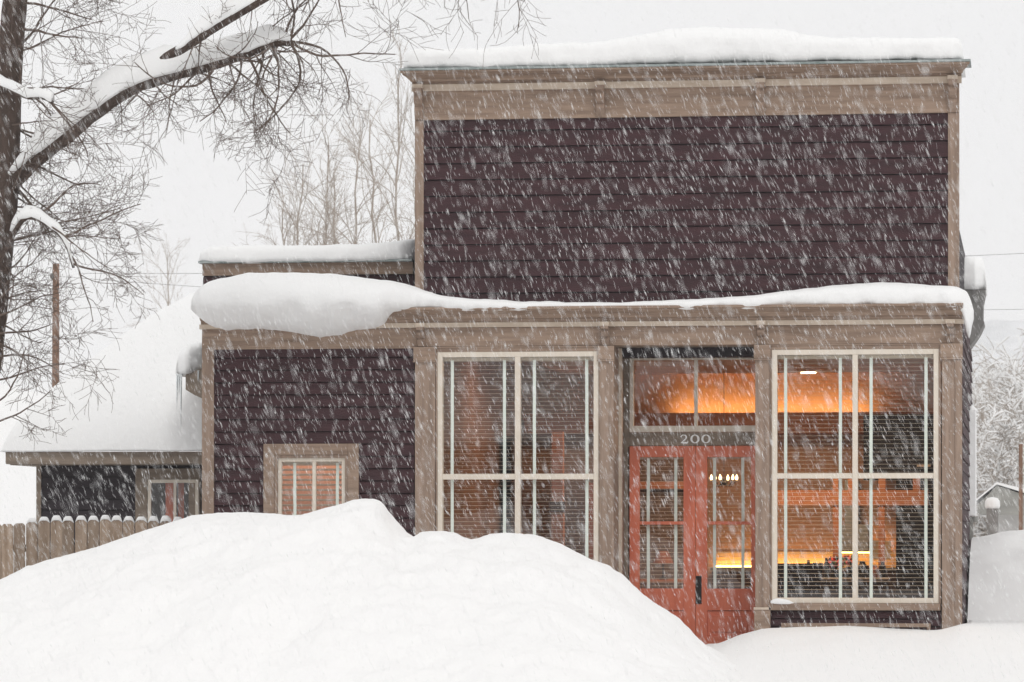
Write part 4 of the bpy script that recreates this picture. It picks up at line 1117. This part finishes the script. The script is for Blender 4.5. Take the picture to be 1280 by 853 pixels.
# ------------------------------------------------------------------ across the street (seen only as reflections in the glass)
def mirror(u, v, y): q = P(u, v, y); return Vector((q.x, -y, q.z))
ya = 60
a, pk_, b = mirror(735, 530, ya), mirror(930, 414, ya), mirror(1190, 520, ya)
hs = empty('opposite_house', ((a.x+b.x)/2, -ya, 0), 'dark gabled house across the street mirrored in the display windows', 'house')
vs = []
for y in (-ya, -ya-8): vs += [(a.x+.4, y, 0), (b.x-.4, y, 0), (b.x-.4, y, b.z-.2), (pk_.x, y, pk_.z-.3), (a.x+.4, y, a.z-.2)]
MB().add(vs, [(0,1,2,3,4), (9,8,7,6,5), (0,5,6,1), (1,6,7,2), (2,7,8,3), (3,8,9,4), (4,9,5,0)]).build('wall', 'house_wall', hs)
vs = []
for y in (-ya+.5, -ya-8.4): vs += [(a.x, y, a.z-.15), (pk_.x, y, pk_.z-.05), (b.x, y, b.z-.15), (b.x, y, b.z), (pk_.x, y, pk_.z+.12), (a.x, y, a.z)]
MB().add(vs, [(0,1,4,5), (1,2,3,4), (11,10,7,6), (10,9,8,7), (5,4,10,11), (4,3,9,10), (0,5,11,6), (2,8,9,3), (0,6,7,1), (1,7,8,2)]).build('roof', 'metal', hs)
for k in range(2):
    xx = pk_.x-2.6+k*3.6
    w_ = frame(MB(), xx, xx+1.2, 1.6, 3.0, .08, -ya+.002, -ya+.06).build('window', 'cream', hs)
a, b = mirror(520, 560, ya), mirror(655, 560, ya)
h2 = empty('opposite_shed', ((a.x+b.x)/2, -ya, 0), 'low dark shed across the street mirrored in the left display window', 'shed')
MB().box(a.x, b.x, -ya-6, -ya, 0, a.z).build('wall', 'house_wall', h2)
MB().box(a.x-.2, b.x+.2, -ya-6.2, -ya+.3, a.z+.001, a.z+.2).build('roof', 'metal', h2)

# ------------------------------------------------------------------ falling snow: elongated clumps of flakes, each a solid octahedron
rs_ = np.random.RandomState(3)
NF = 105000
bxmin, bxmax, bymin, bymax, bzmin, bzmax = -8.5, 8.5, -34.0, -.5, .15, 8.8
px_ = rs_.uniform(bxmin, bxmax, NF); py_ = rs_.uniform(bymin, bymax, NF); pz_ = rs_.uniform(bzmin, bzmax, NF)
c = np.stack([px_, py_, pz_], 1)
ln = rs_.uniform(.018, .044, NF)*rs_.choice([.5, 1, 1, 1.3], NF); wd_ = rs_.uniform(.0006, .0017, NF); big = rs_.rand(NF) < .07; wd_[big] *= 2.4; ln[big] *= .8
ax = np.stack([.40+rs_.normal(0, .13, NF)+.08*np.sin(c[:,0]*1.3+c[:,2]), rs_.normal(0, .12, NF), -np.ones(NF)], 1); ax /= np.linalg.norm(ax, axis=1)[:, None]
s1 = np.cross(ax, np.array([0, 1, 0.])); s1 /= np.linalg.norm(s1, axis=1)[:, None]; s2 = np.cross(ax, s1)
V = np.stack([c+ax*ln[:, None], c-ax*ln[:, None], c+s1*wd_[:, None], c-s1*wd_[:, None], c+s2*wd_[:, None], c-s2*wd_[:, None]], 1).reshape(-1, 3)
tri = np.array([[0,2,4],[0,4,3],[0,3,5],[0,5,2],[1,4,2],[1,3,4],[1,5,3],[1,2,5]])
Fc = (tri[None]+ (np.arange(NF)*6)[:, None, None]).reshape(-1, 3)
me = bpy.data.meshes.new('falling_snow')
me.vertices.add(len(V)); me.vertices.foreach_set('co', V.astype(np.float32).ravel())
me.loops.add(Fc.size); me.loops.foreach_set('vertex_index', Fc.astype(np.int32).ravel())
me.polygons.add(len(Fc)); me.polygons.foreach_set('loop_start', np.arange(0, Fc.size, 3, dtype=np.int32))
me.update(calc_edges=True)
fl = bpy.data.objects.new('falling_snow', me); col.objects.link(fl); fl['kind'] = 'stuff'; fl['label'] = 'slanting snowflakes falling in front of the storefront'; fl['category'] = 'falling snow'
M['flake'] = bpy.data.materials.new('snowflake'); M['flake'].use_nodes = True; nt = M['flake'].node_tree; nt.nodes.clear()
_o = nt.nodes.new('ShaderNodeOutputMaterial'); _d = nt.nodes.new('ShaderNodeBsdfDiffuse'); _t = nt.nodes.new('ShaderNodeBsdfTranslucent'); _m = nt.nodes.new('ShaderNodeMixShader')
_d.inputs[0].default_value = (.99, .99, .99, 1); _t.inputs[0].default_value = (.99, .99, .99, 1)
nt.links.new(_d.outputs[0], _m.inputs[1]); nt.links.new(_t.outputs[0], _m.inputs[2]); nt.links.new(_m.outputs[0], _o.inputs[0]); me.materials.append(M['flake'])

# ------------------------------------------------------------------ air
hz = MB().box(-3300, 3300, -110, 3300, -5, 330).build('haze', 'snow'); hz['kind'] = 'stuff'; hz['label'] = 'thin even snowy haze filling the air'
hm = bpy.data.materials.new('haze_air'); hm.use_nodes = True; nt = hm.node_tree; nt.nodes.clear()
oo = nt.nodes.new('ShaderNodeOutputMaterial'); pv = nt.nodes.new('ShaderNodeVolumePrincipled')
pv.inputs['Color'].default_value = (.96, .96, .97, 1); pv.inputs['Density'].default_value = .0004; pv.inputs['Anisotropy'].default_value = .2
nt.links.new(pv.outputs[0], oo.inputs['Volume'])
hz.data.materials.clear(); hz.data.materials.append(hm)

# ------------------------------------------------------------------ light
w = bpy.data.worlds.new('World'); sc.world = w; w.use_nodes = True; nt = w.node_tree; nt.nodes.clear()
wo = nt.nodes.new('ShaderNodeOutputWorld'); bg = nt.nodes.new('ShaderNodeBackground'); sk = nt.nodes.new('ShaderNodeTexSky')
sk.sky_type = 'NISHITA'; sk.sun_disc = False; sk.sun_elevation = R(52); sk.sun_rotation = R(160); sk.dust_density = 4
mxn = nt.nodes.new('ShaderNodeMix'); mxn.data_type = 'RGBA'; mxn.inputs['Factor'].default_value = .93
tc = nt.nodes.new('ShaderNodeTexCoord'); nn = nt.nodes.new('ShaderNodeTexNoise'); nn.inputs['Scale'].default_value = 1.2; nn.inputs['Detail'].default_value = 3
cr = nt.nodes.new('ShaderNodeValToRGB'); cr.color_ramp.elements[0].color = (9.0, 8.97, 8.93, 1); cr.color_ramp.elements[1].color = (9.8, 9.77, 9.73, 1)
nt.links.new(tc.outputs['Generated'], nn.inputs['Vector']); nt.links.new(nn.outputs['Fac'], cr.inputs[0])
nt.links.new(sk.outputs[0], mxn.inputs['A']); nt.links.new(cr.outputs[0], mxn.inputs['B'])
nt.links.new(mxn.outputs['Result'], bg.inputs[0]); bg.inputs[1].default_value = .1
nt.links.new(bg.outputs[0], wo.inputs[0])
sl = bpy.data.lights.new('sun', 'SUN'); sl.energy = .75; sl.angle = R(16); sl.color = (1, .985, .96)
so_ = bpy.data.objects.new('sun', sl); col.objects.link(so_)
# direction matching the sky's sun (rotation measured from +y towards +x)
el, ro = R(52), R(160)
sd = Vector((math.sin(ro)*math.cos(el), math.cos(ro)*math.cos(el), math.sin(el)))
so_.rotation_euler = sd.to_track_quat('Z', 'Y').to_euler()

# ------------------------------------------------------------------ camera and render settings
cd = bpy.data.cameras.new('camera'); cam = bpy.data.objects.new('camera', cd); col.objects.link(cam); sc.camera = cam
cam.location = CAM; cam.rotation_euler = (R(90), 0, TH)
cd.sensor_width = 36; cd.lens = 36*F/1280; cd.shift_y = (YH-426.5)/1280
cd.clip_end = 8000; cd.clip_start = .5
cd.dof.use_dof = True; cd.dof.focus_distance = 45.5; cd.dof.aperture_fstop = 4.0
sc.view_settings.view_transform = 'Standard'; sc.view_settings.look = 'None'; sc.view_settings.exposure = 0; sc.view_settings.gamma = 1
sc.render.engine = 'CYCLES'
cy_ = sc.cycles; cy_.use_denoising = True; cy_.max_bounces = 8; cy_.diffuse_bounces = 4; cy_.glossy_bounces = 3; cy_.transmission_bounces = 6
cy_.transparent_max_bounces = 12; cy_.volume_bounces = 2; cy_.sample_clamp_indirect = 8; cy_.caustics_reflective = False; cy_.caustics_refractive = False
try: cy_.denoiser = 'OPENIMAGEDENOISE'; cy_.denoising_input_passes = 'RGB_ALBEDO_NORMAL'; cy_.denoising_prefilter = 'ACCURATE'
except Exception: pass
